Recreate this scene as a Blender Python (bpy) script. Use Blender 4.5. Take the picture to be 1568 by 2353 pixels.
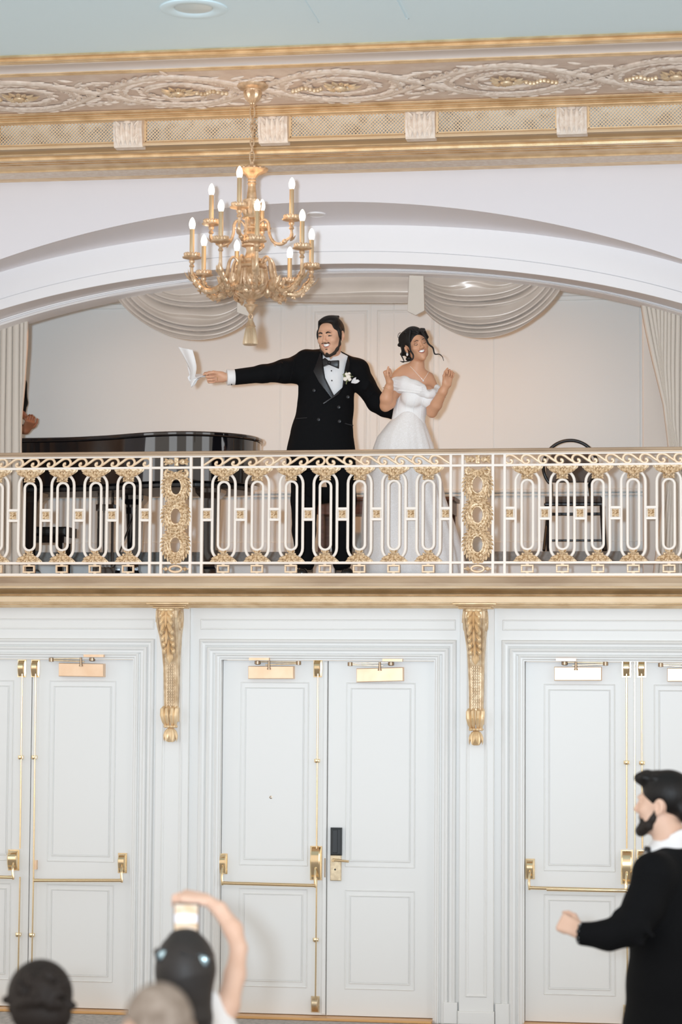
import bpy, math, random
import numpy as np
from mathutils import Vector, Matrix
PI=math.pi; R=math.radians
random.seed(7); rng=np.random.default_rng(7)
for o in list(bpy.data.objects): bpy.data.objects.remove(o)
scn=bpy.context.scene; COL=scn.collection
# ---------------------------------------------------------------- camera
F=5556.0; CX,CY=784.0,1176.5
yw,pt,rl=R(9.3115),R(3.944),R(0.3691)
FW=np.array([-math.sin(yw)*math.cos(pt),math.cos(yw)*math.cos(pt),math.sin(pt)])
rt0=np.array([math.cos(yw),math.sin(yw),0.0]); up0=np.cross(rt0,FW)
RT=rt0*math.cos(rl)+up0*math.sin(rl); UP=-rt0*math.sin(rl)+up0*math.cos(rl)
def ray(px,py): return RT*(px-CX)+UP*(CY-py)+FW*F
_d=ray(727,2340); H=-_d[2]*16.05/_d[1]
CAM=np.array([0.0,0.0,H])
def at(px,py,Y):
    d=ray(px,py); return CAM+d*(Y/d[1])
def sc(px,py,Y):
    "pixels per metre at that point"
    p=at(px,py,Y)-CAM; return F/float(p@FW)
cd=bpy.data.cameras.new('camera'); cam=bpy.data.objects.new('camera',cd); COL.objects.link(cam)
M=Matrix(((RT[0],UP[0],-FW[0],0),(RT[1],UP[1],-FW[1],0),(RT[2],UP[2],-FW[2],H),(0,0,0,1)))
cam.matrix_world=M
cd.sensor_fit='VERTICAL'; cd.sensor_height=36.0; cd.sensor_width=24.0; cd.lens=36.0*F/2353.0
cd.clip_end=200; cd.dof.use_dof=True; cd.dof.focus_distance=16.45; cd.dof.aperture_fstop=2.0
scn.camera=cam
scn.view_settings.view_transform='Standard'; scn.view_settings.look='None'
scn.view_settings.gamma=1; scn.view_settings.use_curve_mapping=False
scn.view_settings.exposure=0.0
# ---------------------------------------------------------------- light
w=bpy.data.worlds.new('world'); scn.world=w; w.use_nodes=True
def world_nodes():
    nt=w.node_tree; N=nt.nodes; L=nt.links; bg=N['Background']
    tc=N.new('ShaderNodeTexCoord'); sp=N.new('ShaderNodeSeparateXYZ'); L.new(tc.outputs['Generated'],sp.inputs[0])
    def mth(op,a,b=None):
        m=N.new('ShaderNodeMath'); m.operation=op
        for i,v in ((0,a),(1,b)):
            if v is None: continue
            if isinstance(v,(int,float)): m.inputs[i].default_value=v
            else: L.new(v,m.inputs[i])
        return m.outputs[0]
    az=mth('ARCTAN2',sp.outputs[0],sp.outputs[1])
    s=mth('SINE',mth('MULTIPLY',az,11.0))
    win=N.new('ShaderNodeMapRange'); win.inputs[1].default_value=0.15; win.inputs[2].default_value=0.35; L.new(s,win.inputs[0])
    el=N.new('ShaderNodeMapRange'); el.inputs[1].default_value=0.48; el.inputs[2].default_value=0.42; L.new(sp.outputs[2],el.inputs[0])
    el2=N.new('ShaderNodeMapRange'); el2.inputs[1].default_value=-0.06; el2.inputs[2].default_value=-0.02; L.new(sp.outputs[2],el2.inputs[0])
    bk=N.new('ShaderNodeMapRange'); bk.inputs[1].default_value=0.1; bk.inputs[2].default_value=-0.1; L.new(sp.outputs[1],bk.inputs[0])
    f=mth('MULTIPLY',mth('MULTIPLY',win.outputs[0],el.outputs[0]),mth('MULTIPLY',el2.outputs[0],bk.outputs[0]))
    mx=N.new('ShaderNodeMixRGB'); mx.inputs[1].default_value=(.64,.575,.505,1); mx.inputs[2].default_value=(1.85,1.85,1.85,1)
    L.new(f,mx.inputs[0]); L.new(mx.outputs[0],bg.inputs[0]); bg.inputs[1].default_value=WORLD
WORLD=1.42
world_nodes()
def lamp(name,typ,loc,energy,color,size=.1,target=None,sizey=None):
    l=bpy.data.lights.new(name,typ); l.energy=energy; l.color=color
    if typ=='AREA':
        l.size=size
        if sizey: l.shape='RECTANGLE'; l.size_y=sizey
    elif typ in('POINT','SPOT'): l.shadow_soft_size=size
    o=bpy.data.objects.new(name,l); COL.objects.link(o); o.location=loc
    if target is not None:
        o.rotation_euler=(Vector(target)-Vector(loc)).to_track_quat('-Z','Y').to_euler()
    return o
fl=CAM-RT*0.26+UP*0.10-FW*0.05
fo=lamp('camera_flash','SPOT',fl,4500.0,(.80,.96,1.11),.08,target=at(770,700,17)); fo.data.spot_size=R(41); fo.data.spot_blend=1.0
# ---------------------------------------------------------------- materials
def new_mat(name):
    m=bpy.data.materials.new(name); m.use_nodes=True
    return m,m.node_tree.nodes,m.node_tree.links,m.node_tree.nodes['Principled BSDF']
def setp(b,**k):
    for n,v in k.items():
        n=n.replace('_',' ')
        if n in b.inputs: b.inputs[n].default_value=v
def mat(name,col,rough=.6,metal=0.,col2=None,nscale=6.,ndetail=4.,bump=0.,bscale=60.,lo=.35,hi=.65,spec=None,emit=None,estr=0.,stretch=None,**kw):
    m,N,L,b=new_mat(name)
    setp(b,Roughness=rough,Metallic=metal); b.inputs['Base Color'].default_value=(*col,1)
    if spec is not None: setp(b,Specular_IOR_Level=spec)
    if emit: b.inputs['Emission Color'].default_value=(*emit,1); b.inputs['Emission Strength'].default_value=estr
    for k,v in kw.items(): setp(b,**{k:v})
    if col2 is not None or bump:
        tc=N.new('ShaderNodeTexCoord'); src=tc.outputs['Object']
        if stretch:
            mp=N.new('ShaderNodeMapping'); mp.inputs['Scale'].default_value=stretch; L.new(src,mp.inputs[0]); src=mp.outputs[0]
    if col2 is not None:
        n=N.new('ShaderNodeTexNoise'); n.inputs['Scale'].default_value=nscale; n.inputs['Detail'].default_value=ndetail; L.new(src,n.inputs['Vector'])
        r=N.new('ShaderNodeValToRGB'); r.color_ramp.elements[0].position=lo; r.color_ramp.elements[1].position=hi
        r.color_ramp.elements[0].color=(*col,1); r.color_ramp.elements[1].color=(*col2,1)
        L.new(n.outputs[0],r.inputs[0]); L.new(r.outputs[0],b.inputs['Base Color'])
    if bump:
        n2=N.new('ShaderNodeTexNoise'); n2.inputs['Scale'].default_value=bscale; n2.inputs['Detail'].default_value=3; L.new(src,n2.inputs['Vector'])
        bp=N.new('ShaderNodeBump'); bp.inputs['Strength'].default_value=bump; bp.inputs['Distance'].default_value=.004
        L.new(n2.outputs[0],bp.inputs['Height']); L.new(bp.outputs[0],b.inputs['Normal'])
    return m
def srgb(r,g,b):
    f=lambda c:((c/255+.055)/1.055)**2.4 if c>10 else c/255/12.92
    return (f(r),f(g),f(b))
WHITE=mat('white_paint',(.765,.765,.755),.45,bump=.05,bscale=9)
WALLW=mat('wall_white_paint',(.745,.735,.78),.6,bump=.04,bscale=12)
ARCHW=mat('arch_white_paint',(.87,.855,.86),.5)
CEIL=mat('ceiling_paint',(.72,.87,.93),.7)
BALW=mat('balcony_wall_paint',(.80,.84,.83),.65,bump=.04,bscale=10)
BALC=mat('balcony_ceiling_paint',(.75,.72,.70),.7)
GOLD=mat('gilded_plaster',(.70,.49,.27),.42,.38,col2=(.86,.66,.42),nscale=9,bump=.25,bscale=45)
GOLD2=mat('worn_gilt_plaster',(.60,.43,.26),.42,.4,col2=(.82,.66,.46),nscale=20,bump=.5,bscale=70)
GOLDF=mat('pale_gold_paint',(.80,.60,.38),.5,.15,col2=(.84,.66,.45),nscale=5)
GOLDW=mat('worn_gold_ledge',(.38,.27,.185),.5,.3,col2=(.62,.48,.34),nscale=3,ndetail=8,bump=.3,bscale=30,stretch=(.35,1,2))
GOLDR=mat('railing_gold_paint',(.78,.58,.39),.45,.15,col2=(.84,.67,.48),nscale=14)
GOLDC=mat('carved_railing_gold',(.46,.295,.15),.36,.35,col2=(.84,.66,.45),nscale=75,lo=.38,hi=.55,bump=.8,bscale=150)
CREAM=mat('cream_iron_paint',(.86,.79,.72),.4,bump=.1,bscale=40)
PALER=mat('pale_relief_plaster',(.76,.64,.54),.6,col2=(.86,.77,.68),nscale=30,bump=.9,bscale=45)
CREAMP=mat('cream_plaster',(.68,.56,.47),.6,col2=(.80,.70,.61),nscale=25,bump=.8,bscale=35)
FRIEZE=mat('frieze_plaster',(.67,.54,.455),.65,col2=(.78,.67,.58),nscale=7,ndetail=6,lo=.45,hi=.72,bump=.9,bscale=22,stretch=(1,1,1))
COVE=mat('cove_paint',(.62,.55,.51),.6)
MESHB=mat('grille_backing',(.52,.55,.54),.7,col2=(.12,.10,.085),nscale=12,lo=.45,hi=.75)
BRASS=mat('polished_brass',(.88,.70,.45),.16,1.0,bump=.05,bscale=20)
BRONZE=mat('bronze_paint',(.77,.53,.35),.38,.55,col2=(.82,.60,.42),nscale=10)
BRASSD=mat('aged_brass',(.55,.44,.30),.35,.9,col2=(.70,.58,.40),nscale=40)
BRDARK=mat('dark_brass_mechanism',(.35,.26,.18),.35,.9)
CHG=mat('chandelier_gilt',(.52,.345,.20),.38,.58,col2=(.72,.52,.345),nscale=30,bump=.4,bscale=90)
CHC=mat('candle_tube_gold',(.68,.50,.31),.38,.6)
BULB=mat('lit_bulb_glass',(1,1,1),.3,emit=(1,.88,.70),estr=5.5)
SATIN=mat('taupe_satin',(.56,.485,.42),.34,.18,col2=(.61,.53,.465),nscale=4,Sheen_Weight=.3,Coat_Weight=.15,Coat_Roughness=.35)
LINEN=mat('beige_linen',(.64,.58,.51),.8,bump=.1,bscale=200,Sheen_Weight=.2)
BLACKG=mat('black_piano_lacquer',(.006,.006,.008),.06,0,Coat_Weight=1.0,Coat_Roughness=.03)
BLACKM=mat('black_metal',(.012,.013,.015),.35)
DGREY=mat('dark_grey_fabric',(.10,.09,.085),.9)
WOOD=mat('dark_brown_wood',(.07,.028,.015),.35,col2=(.12,.05,.03),nscale=8,stretch=(1,1,6))
CARPET=mat('grey_carpet',(.33,.32,.31),.95,col2=(.50,.47,.45),nscale=30,bump=.5,bscale=200)
DAISG=mat('grey_dais_carpet',(.22,.225,.22),.95,col2=(.28,.28,.27),nscale=50)
BFLOOR=mat('balcony_floor',(.45,.43,.41),.7)
SUIT=mat('black_wool',(.0035,.004,.005),.85,bump=.25,bscale=400,spec=.15)
SATB=mat('black_satin',(.007,.007,.009),.36,spec=.35)
SHIRT=mat('white_shirt_cotton',(.84,.84,.85),.7)
SKINM=mat('groom_skin',(.68,.385,.25),.5,col2=(.72,.42,.28),nscale=9,Subsurface_Weight=.12,Subsurface_Scale=.01)
SKINB=mat('bride_skin',(.575,.30,.175),.48,col2=(.62,.335,.205),nscale=9,Subsurface_Weight=.12,Subsurface_Scale=.01)
SKING=mat('guest_skin',(.70,.45,.33),.55,col2=(.74,.50,.38),nscale=9)
SKINP=mat('pianist_skin',(.30,.12,.06),.5)
HAIR=mat('black_hair',(.006,.005,.005),.5,spec=.3,bump=.6,bscale=60,stretch=(1,1,.25))
HAIRB=mat('dark_brown_hair',(.018,.013,.011),.6,spec=.3,bump=.5,bscale=60,stretch=(1,1,.3))
HAIRG=mat('short_grey_hair',(.20,.155,.12),.8,col2=(.33,.275,.23),nscale=30,bump=.4,bscale=200)
LIPM=mat('lips',(.50,.19,.14),.45); LIPB=mat('rose_lips',(.42,.15,.11),.4)
TEETH=mat('teeth',(.86,.85,.82),.25)
EYED=mat('dark_eyes',(.02,.012,.01),.25)
LIDM=mat('eye_shadow',(.30,.14,.08),.5)
DRESS=mat('ivory_satin',(.84,.84,.85),.55,Sheen_Weight=.1)
PEARL=mat('pearl',(.9,.88,.85),.2)
LEAFG=mat('boutonniere_green',(.16,.18,.08),.6); PETAL=mat('cream_petals',(.84,.79,.72),.6)
FRONTG=mat('frosted_lens',(.62,.70,.70),.4)
def lace_mat(name,c1,c2,scale,lo,hi):
    m,N,L,b=new_mat(name); setp(b,Roughness=.7)
    tc=N.new('ShaderNodeTexCoord'); n=N.new('ShaderNodeTexNoise'); n.inputs['Scale'].default_value=scale*.5; n.inputs['Detail'].default_value=2
    L.new(tc.outputs['Object'],n.inputs['Vector'])
    ad=N.new('ShaderNodeVectorMath'); ad.operation='MULTIPLY_ADD'; ad.inputs[1].default_value=(.14,.14,.14)
    L.new(n.outputs[1],ad.inputs[0]); L.new(tc.outputs['Object'],ad.inputs[2])
    v=N.new('ShaderNodeTexVoronoi'); v.feature='DISTANCE_TO_EDGE'; v.inputs['Scale'].default_value=scale; L.new(ad.outputs[0],v.inputs['Vector'])
    r=N.new('ShaderNodeValToRGB'); r.color_ramp.elements[0].position=lo; r.color_ramp.elements[1].position=hi
    r.color_ramp.elements[0].color=(*c1,1); r.color_ramp.elements[1].color=(*c2,1)
    L.new(v.outputs['Distance'],r.inputs[0]); L.new(r.outputs[0],b.inputs['Base Color']); return m
LACE=lace_mat('white_lace',(.87,.87,.88),(.75,.73,.72),62,.015,.085)
LACET=lace_mat('top_lace',(.86,.86,.86),(.82,.81,.81),70,.04,.12)
# ---------------------------------------------------------------- mesh building
class MB:
    def __init__(s): s.v=[]; s.f=[]; s.n=0; s.m=[]
    def add(s,V,Fc,mi=0):
        V=np.asarray(V,dtype=float).reshape(-1,3); s.v.append(V)
        for f in Fc: s.f.append([int(i)+s.n for i in f]); s.m.append(mi)
        s.n+=len(V)
    def box(s,lo,hi,mi=0,bev=0.0):
        lo=np.array(lo,float); hi=np.array(hi,float); lo,hi=np.minimum(lo,hi),np.maximum(lo,hi)
        if bev<=0:
            V=[(x,y,z) for z in (lo[2],hi[2]) for y in (lo[1],hi[1]) for x in (lo[0],hi[0])]
            s.add(V,[(0,2,3,1),(4,5,7,6),(0,1,5,4),(2,6,7,3),(0,4,6,2),(1,3,7,5)],mi); return
        b=min(bev,*(0.49*(hi-lo))); prof=[(lo[1]+b,0),(lo[1],b),]
        # bevelled front (towards -Y) and sides
        def ring(y,ins): return [(lo[0]+ins,y,lo[2]+ins),(hi[0]-ins,y,lo[2]+ins),(hi[0]-ins,y,hi[2]-ins),(lo[0]+ins,y,hi[2]-ins)]
        rs=[ring(hi[1],0),ring(lo[1]+b,0),ring(lo[1]+.3*b,.3*b),ring(lo[1],b)]
        V=[p for r in rs for p in r]; Fc=[(3,2,1,0)]
        for k in range(3):
            for i in range(4):
                j=(i+1)%4; Fc.append((4*k+i,4*k+j,4*k+4+j,4*k+4+i))
        Fc.append((12,13,14,15)); s.add(V,Fc,mi)
    def tube(s,P,r,n=8,closed=False,mi=0,flat=1.0,ref=None,caps=True):
        P=np.asarray(P,float); m=len(P); r=np.ones(m)*r if np.isscalar(r) else np.asarray(r,float)
        if closed: T=np.roll(P,-1,0)-np.roll(P,1,0)
        else: T=np.gradient(P,axis=0)
        T/=np.linalg.norm(T,axis=1)[:,None]+1e-12
        rf=np.array(ref if ref is not None else (0,1,0),float)
        V=[]; prev=None
        for i in range(m):
            a=rf-T[i]*(rf@T[i])
            if np.linalg.norm(a)<.15:
                a=prev if prev is not None else np.array([1,0,0.])
                a=a-T[i]*(a@T[i])
            a/=np.linalg.norm(a)+1e-12; b=np.cross(T[i],a)
            if prev is not None and ref is None and a@prev<0: a=-a; b=-b
            prev=a
            for k in range(n):
                t=2*PI*(k+.5)/n; V.append(P[i]+r[i]*(a*math.cos(t)*flat+b*math.sin(t)))
        Fc=[]
        for i in range(m if closed else m-1):
            j=(i+1)%m
            for k in range(n):
                l=(k+1)%n; Fc.append((i*n+k,i*n+l,j*n+l,j*n+k))
        if not closed and caps: Fc.append(tuple(range(n))[::-1]); Fc.append(tuple((m-1)*n+k for k in range(n)))
        s.add(V,Fc,mi)
    def lathe(s,prof,c,seg=24,mi=0,flute=0,fa=0.,sy=1.,fz=None,ax=None):
        "prof: (radius,z) pairs; flute: count, fa amplitude"
        V=[];m=len(prof)
        for i,(r,z) in enumerate(prof):
            a=fa if fz is None or fz[0]<=z<=fz[1] else 0
            for k in range(seg):
                t=2*PI*k/seg; rr=r*(1+a*math.cos(flute*t))
                V.append((rr*math.cos(t),rr*math.sin(t)*sy,z))
        V=np.array(V)
        if ax is not None: V=V@np.array(ax,float)
        V=V+np.array(c,float)
        Fc=[(i*seg+k,i*seg+(k+1)%seg,(i+1)*seg+(k+1)%seg,(i+1)*seg+k) for i in range(m-1) for k in range(seg)]
        Fc.append(tuple(range(seg))[::-1]); Fc.append(tuple((m-1)*seg+k for k in range(seg)))
        s.add(V,Fc,mi)
    def ell(s,c,r,Rm=None,mi=0,nu=10,nv=7):
        prof=[]
        V=[]
        for i in range(nv+1):
            t=PI*i/nv
            for k in range(nu):
                a=2*PI*k/nu; V.append((math.sin(t)*math.cos(a)*r[0],math.sin(t)*math.sin(a)*r[1],math.cos(t)*r[2]))
        V=np.array(V)
        if Rm is not None: V=V@np.asarray(Rm,float)   # rows of Rm: world directions of local x,y,z
        s.add(V+np.array(c,float),[(i*nu+k,(i+1)*nu+k,(i+1)*nu+(k+1)%nu,i*nu+(k+1)%nu) for i in range(nv) for k in range(nu)],mi)
    def grid(s,P,mi=0,closeu=False):
        P=np.asarray(P,float); a,b=P.shape[:2]
        Fc=[(i*b+j,i*b+j+1,((i+1)%a)*b+j+1,((i+1)%a)*b+j) for i in range(a if closeu else a-1) for j in range(b-1)]
        s.add(P.reshape(-1,3),Fc,mi)
    def prism(s,poly,y0,y1,mi=0):
        "poly (x,z) list extruded along Y"
        n=len(poly); V=[(x,y0,z) for x,z in poly]+[(x,y1,z) for x,z in poly]
        s.add(V,[tuple(range(n)),tuple(range(2*n-1,n-1,-1))]+[(i,i+n,(i+1)%n+n,(i+1)%n) for i in range(n)],mi)
    def leaf(s,base,d,nrm,L,W,curl=0.,h=None,mi=0,tip=1.0):
        "closed, ridged leaf blade"
        base=np.array(base,float); d=np.array(d,float); d/=np.linalg.norm(d); nrm=np.array(nrm,float)
        nrm=nrm-d*(nrm@d); nrm/=np.linalg.norm(nrm)+1e-9; sd=np.cross(d,nrm); h=W*.35 if h is None else h
        V=[]; ts=[0,.25,.55,.82,1.0]; ws=[.25,.85,1.0,.62,.06]
        for t,wd in zip(ts,ws):
            c=base+d*L*t+nrm*(curl*L*t*t); ww=W*.5*wd
            V+= [c-sd*ww,c-sd*ww*.5+nrm*h*wd*.9,c+nrm*h*wd*.45,c+sd*ww*.5+nrm*h*wd*.9,c+sd*ww,c-nrm*h*.25*wd]
        Fc=[]
        for i in range(4):
            for k in range(6): Fc.append((i*6+k,i*6+(k+1)%6,(i+1)*6+(k+1)%6,(i+1)*6+k))
        Fc+= [tuple(range(6))[::-1],tuple(range(24,30))]
        s.add(V,Fc,mi)
    def build(s,name,mats,parent=None,smooth=False,ang=40):
        me=bpy.data.meshes.new(name); V=np.concatenate(s.v) if s.v else np.zeros((0,3))
        me.from_pydata(V.tolist(),[],s.f); 
        for m_ in (mats if isinstance(mats,(list,tuple)) else [mats]): me.materials.append(m_)
        if any(s.m): me.polygons.foreach_set('material_index',s.m)
        me.validate(); 
        import bmesh
        bm=bmesh.new(); bm.from_mesh(me); bmesh.ops.recalc_face_normals(bm,faces=bm.faces); bm.to_mesh(me); bm.free()
        o=bpy.data.objects.new(name,me); COL.objects.link(o)
        if parent is not None: o.parent=parent; o.matrix_parent_inverse=parent.matrix_world.inverted() if False else Matrix.Translation(-parent.location)
        if smooth:
            me.polygons.foreach_set('use_smooth',[True]*len(me.polygons))
            try: me.set_sharp_from_angle(angle=R(ang))
            except Exception: pass
        me.update(); return o
def tag(o,label=None,cat=None,group=None,kind=None):
    if label: o['label']=label
    if cat: o['category']=cat
    if group: o['group']=group
    if kind: o['kind']=kind
    return o
def thing(name,label,cat,loc,group=None):
    o=bpy.data.objects.new(name,None); COL.objects.link(o); o.location=Vector([float(v) for v in loc]); o.empty_display_size=.1
    return tag(o,label,cat,group)
def struct(o): o['kind']='structure'; return o
def interp(xs,ys,x): return float(np.interp(x,xs,ys))
def pb(mb,x0,y0,x1,y1,Ya,Yb,mi=0,bev=0.):
    "box from a pixel rectangle placed on the plane Y=Ya, going back to Yb"
    xm,ym=(x0+x1)/2,(y0+y1)/2
    mb.box((at(x0,ym,Ya)[0],Ya,at(xm,y1,Ya)[2]),(at(x1,ym,Ya)[0],Yb,at(xm,y0,Ya)[2]),mi,bev)
def frame(mb,x0,x1,z0,z1,Y,wd,dp,mi=0,bottom=True):
    "rectangular moulding around a rectangle, protruding dp from plane Y"
    prof=[(0,0),(.12*wd,-dp*.75),(.35*wd,-dp),(.55*wd,-dp*.55),(.8*wd,-dp*.5),(wd,0)]
    rings=[]
    for o_,y in prof: rings.append([(x0+o_,Y+y,z0+(o_ if bottom else 0)),(x0+o_,Y+y,z1-o_),(x1-o_,Y+y,z1-o_),(x1-o_,Y+y,z0+(o_ if bottom else 0))])
    V=[p for r in rings for p in r]; Fc=[]
    segs=[0,1,2,3] if bottom else [0,1,2]
    for k in range(len(prof)-1):
        for i in segs:
            j=(i+1)%4; Fc.append((4*k+i,4*k+j,4*k+4+j,4*k+4+i))
    mb.add(V,Fc,mi)
XL,XR=-7.2,2.4      # extent of the wall
# ---------------------------------------------------------------- room shell
Yw=16.0             # door wall
Zsl=at(784,1398,15.92)[2]; Zfl=at(784,1321,15.85)[2]
Ztop=at(784,100,13.5)[2]
b=MB(); b.box((XL-2,4.5,-.1),(XR+2,Yw+.3,0)); struct(b.build('floor',CARPET))
b=MB(); b.box((XL-2,7.5,Ztop),(XR+2,13.5,Ztop+.1)); struct(b.build('ceiling',CEIL))
# door sets: seam X and leaf width
seam=[at(65,1800,Yw)[0],at(749.2,1850,Yw)[0],at(1459.2,1800,Yw)[0]]
LW=(at(993,1850,Yw)[0]-at(502,1850,Yw)[0])/2
Zd=at(750,1517,Yw)[2]
b=MB()
edges=[XL]+[e for s_ in seam for e in (s_-LW,s_+LW)]+[max(XR,seam[2]+LW+.3)]
for i in range(0,len(edges),2): b.box((edges[i],Yw,0),(edges[i+1],Yw+.2,Zd))
b.box((XL,Yw,Zd),(edges[-1],Yw+.2,Zfl-.02))
struct(b.build('wall_back',WHITE))
# casings, transom panels and pilaster mouldings
b=MB()
zo=[at(750,y,Yw)[2] for y in (1469,1487,1502,1512)]
for s_ in seam:
    cw=at(506,1700,Yw)[0]-at(455,1700,Yw)[0]
    frame(b,s_-LW-cw,s_+LW+cw,0,zo[0],Yw,cw*.34,.024,bottom=False)
    frame(b,s_-LW-cw*.66,s_+LW+cw*.66,0,zo[1],Yw,cw*.34,.024,bottom=False)
    frame(b,s_-LW-cw*.28,s_+LW+cw*.28,0,zo[2],Yw,cw*.24,.02,bottom=False)
    frame(b,s_-LW-cw*.95,s_+LW+cw*.95,at(750,1448,Yw)[2],at(750,1423,Yw)[2],Yw,.012,.006)
struct(b.build('trim_1',WHITE))
PILX=[at(397,1800,Yw)[0],at(1097,1800,Yw)[0]]
b=MB()
for px_ in PILX:
    hw=(at(436,1800,Yw)[0]-at(360,1800,Yw)[0])/2
    b.box((px_-hw,Yw-.035,.0),(px_+hw,Yw,Zsl+.01),bev=.006)
    frame(b,px_-hw*.62,px_+hw*.62,at(1097,2290,Yw)[2],Zsl-.06,Yw-.035,.022,.010)
    # plinth
    b.box((px_-hw*1.06,Yw-.05,0),(px_+hw*1.06,Yw,at(1097,2322,Yw)[2]),bev=.01)
    for sg in (-1,1): b.box((px_+sg*hw*1.08,Yw-.03,0),(px_+sg*(hw*1.9),Yw,at(1097,2304,Yw)[2]),bev=.006)
struct(b.build('trim_2',WHITE))
b=MB()
for s_ in seam: b.box((s_-LW,Yw-.07,0),(s_+LW,Yw+.1,.018),bev=.004)
struct(b.build('trim_3',mat('brass_threshold',(.72,.42,.18),.35,.6)))
# ---------------------------------------------------------------- doors
YD=Yw+.055
def door_leaf(n,x0,x1,hinge_left):
    b=MB(); g=.003
    b.box((x0+g,YD,.022),(x1-g,YD+.05,Zd-.004),bev=.002)
    w_=x1-x0
    zu1,zu0=at(625,1567,YD)[2],at(625,1989,YD)[2]; zl1,zl0=at(625,2041,YD)[2],at(625,2268,YD)[2]
    for z0,z1 in ((zu0,zu1),(zl0,zl1)):
        frame(b,x0+.172*w_,x0+.822*w_,z0,z1,YD,.010,.006)
        frame(b,x0+.172*w_+.030,x0+.822*w_-.030,z0+.036,z1-.036,YD,.010,.007)
        b.box((x0+.172*w_+.042,YD-.004,z0+.048),(x0+.822*w_-.042,YD+.01,z1-.048))
    return struct(b.build('door_%d'%n,WHITE))
doors=[]
for i,s_ in enumerate(seam):
    doors.append(door_leaf(2*i+1,s_-LW,s_,True)); doors.append(door_leaf(2*i+2,s_,s_+LW,False))
def housing(b,x,z0,z1,wd,dp):
    "domed brass end case"
    n=9; zs=np.linspace(0,1,n); V=[];prof=[.35,.75,.95,1,1,.95,.85,.7,.45]
    for i,t in enumerate(zs):
        z=z0+(z1-z0)*t; y=YD-dp*prof[n-1-i]
        V+=[(x-wd/2,YD,z),(x-wd/2*.96,y+.006,z),(x-wd/2*.75,y,z),(x+wd/2*.75,y,z),(x+wd/2*.96,y+.006,z),(x+wd/2,YD,z)]
    Fc=[(i*6+k,i*6+k+1,(i+1)*6+k+1,(i+1)*6+k) for i in range(n-1) for k in range(5)]+[tuple(range(6)),tuple(range((n-1)*6,n*6))]
    b.add(V,Fc); b.box((x-wd/2-.006,YD-.008,z0-.006),(x+wd/2+.006,YD,z1+.006))
def panic(door,xh,xl,ybar_h,ybar_l,yh,yl,rod,boxes,guides,nocase=False):
    """xh: hinge side housing px, xl: latch side px; rod=(xtop,xbot) px of vertical rod"""
    dev=tag(MB_empty('panic_bar',door),'brass panic bar with vertical rods')
    ym=(yh[0]+yh[1])/2
    if xh is not None:
        b=MB(); housing(b,at(xh,ym,YD)[0],at(xh,yh[1],YD)[2],at(xh,yh[0],YD)[2],.050,.05); b.build('end_case',BRASS,dev,True,30)
    if nocase:
        b=MB(); pb(b,78,1977,84,1998,YD-.03,YD); b.build('case_stub',BRONZE,dev)
    if xl is not None and not nocase:
        b=MB(); housing(b,at(xl,ym,YD)[0],at(xl,yl[1],YD)[2],at(xl,yl[0],YD)[2],.068,.06); b.build('lock_case',BRASS,dev,True,30)
    # arms and bar
    Yb=YD-.085
    pts=[]
    for x,yb,hy in ((xh,ybar_h,yh),(xl,ybar_l,yl)):
        if x is None: continue
        if nocase and x==xl: pts.append(at(x,yb,Yb)); continue
        a=at(x,hy[0]*.42+hy[1]*.58,YD-.045); c=at(x-3,yb-12,Yb); e=at(x-2,yb,Yb)
        b=MB(); b.tube([a,(a+c)/2+np.array([0,-.012,0]),c,e,e-np.array([0,0,.014])],[.006,.008,.0085,.009,.008],8); b.build('lever_arm',BRASS,dev,True)
        pts.append(e)
    if len(pts)==2:
        b=MB(); b.tube([pts[0],(pts[0]+pts[1])/2,pts[1]],.0115,12); b.build('push_bar',BRASS,dev,True)
    elif len(pts)==1:
        e2=pts[0].copy(); e2[0]+= .62*(-1 if xh is None else 1); b=MB(); b.tube([pts[0],(pts[0]+e2)/2,e2],.0115,12); b.build('push_bar',BRASS,dev,True)
    if rod:
        xt,xm,xb=rod; b=MB(); P=[at(xt,1548,YD-.028),at(xm,2020 if nocase else 1950,YD-.028)]; b.tube(P,.0058,10)
        b.tube([at(xm,2015,YD-.028),at(xb,2320,YD-.028)],.0055,10); b.build('vertical_rod',BRASS,dev,True)
        for gy in guides:
            xx=interp([1548,1950,2320],[xt,xm,xb],gy); p=at(xx,gy,YD)
            b=MB(); b.box((p[0]-.019,YD-.018,p[2]-.012),(p[0]+.019,YD,p[2]+.012),bev=.006); b.lathe([(.011,-.013),(.013,-.008),(.013,.008),(.011,.013)],(p[0],YD-.027,p[2]),12); b.build('rod_guide',BRASS,dev,True,30)
        b=MB(); p=at(xt,1535,YD); housing(b,p[0],at(xt,1554,YD)[2],at(xt,1518,YD)[2],.046,.045); b.build('top_latch',BRASS,dev,True,30)
        b=MB(); p=at(xb,2328,YD); housing(b,p[0],.045,.14,.046,.045); b.build('bottom_latch',BRASSD,dev,True,30)
    return dev
def MB_empty(name,parent):
    o=bpy.data.objects.new(name,None); COL.objects.link(o); o.parent=parent; o.empty_display_size=.05
    o.matrix_parent_inverse=Matrix.Translation(-parent.location); return o
panic(doors[2],513,727,2029,2035,(1963,2006),(1946,2020),(731,728,725),1,(1748,2159))
panic(doors[1],282,78,2023,2023,(1962,2004),(1956,2008),(82,77,71),1,(1740,2148),True)
panic(doors[0],None,32,2016,2016,(1954,1998),(1954,1998),(51,46,40),1,(1740,2147))
panic(doors[4],1219,1441.5,2040,2046,(1975,2018),(1955,2030),(1440.5,1441,1443),1,(1752,2165))
panic(doors[5],None,1478,2048,2048,(1955,2030),(1955,2030),(1475,1477,1480),1,(1753,2166))
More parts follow.
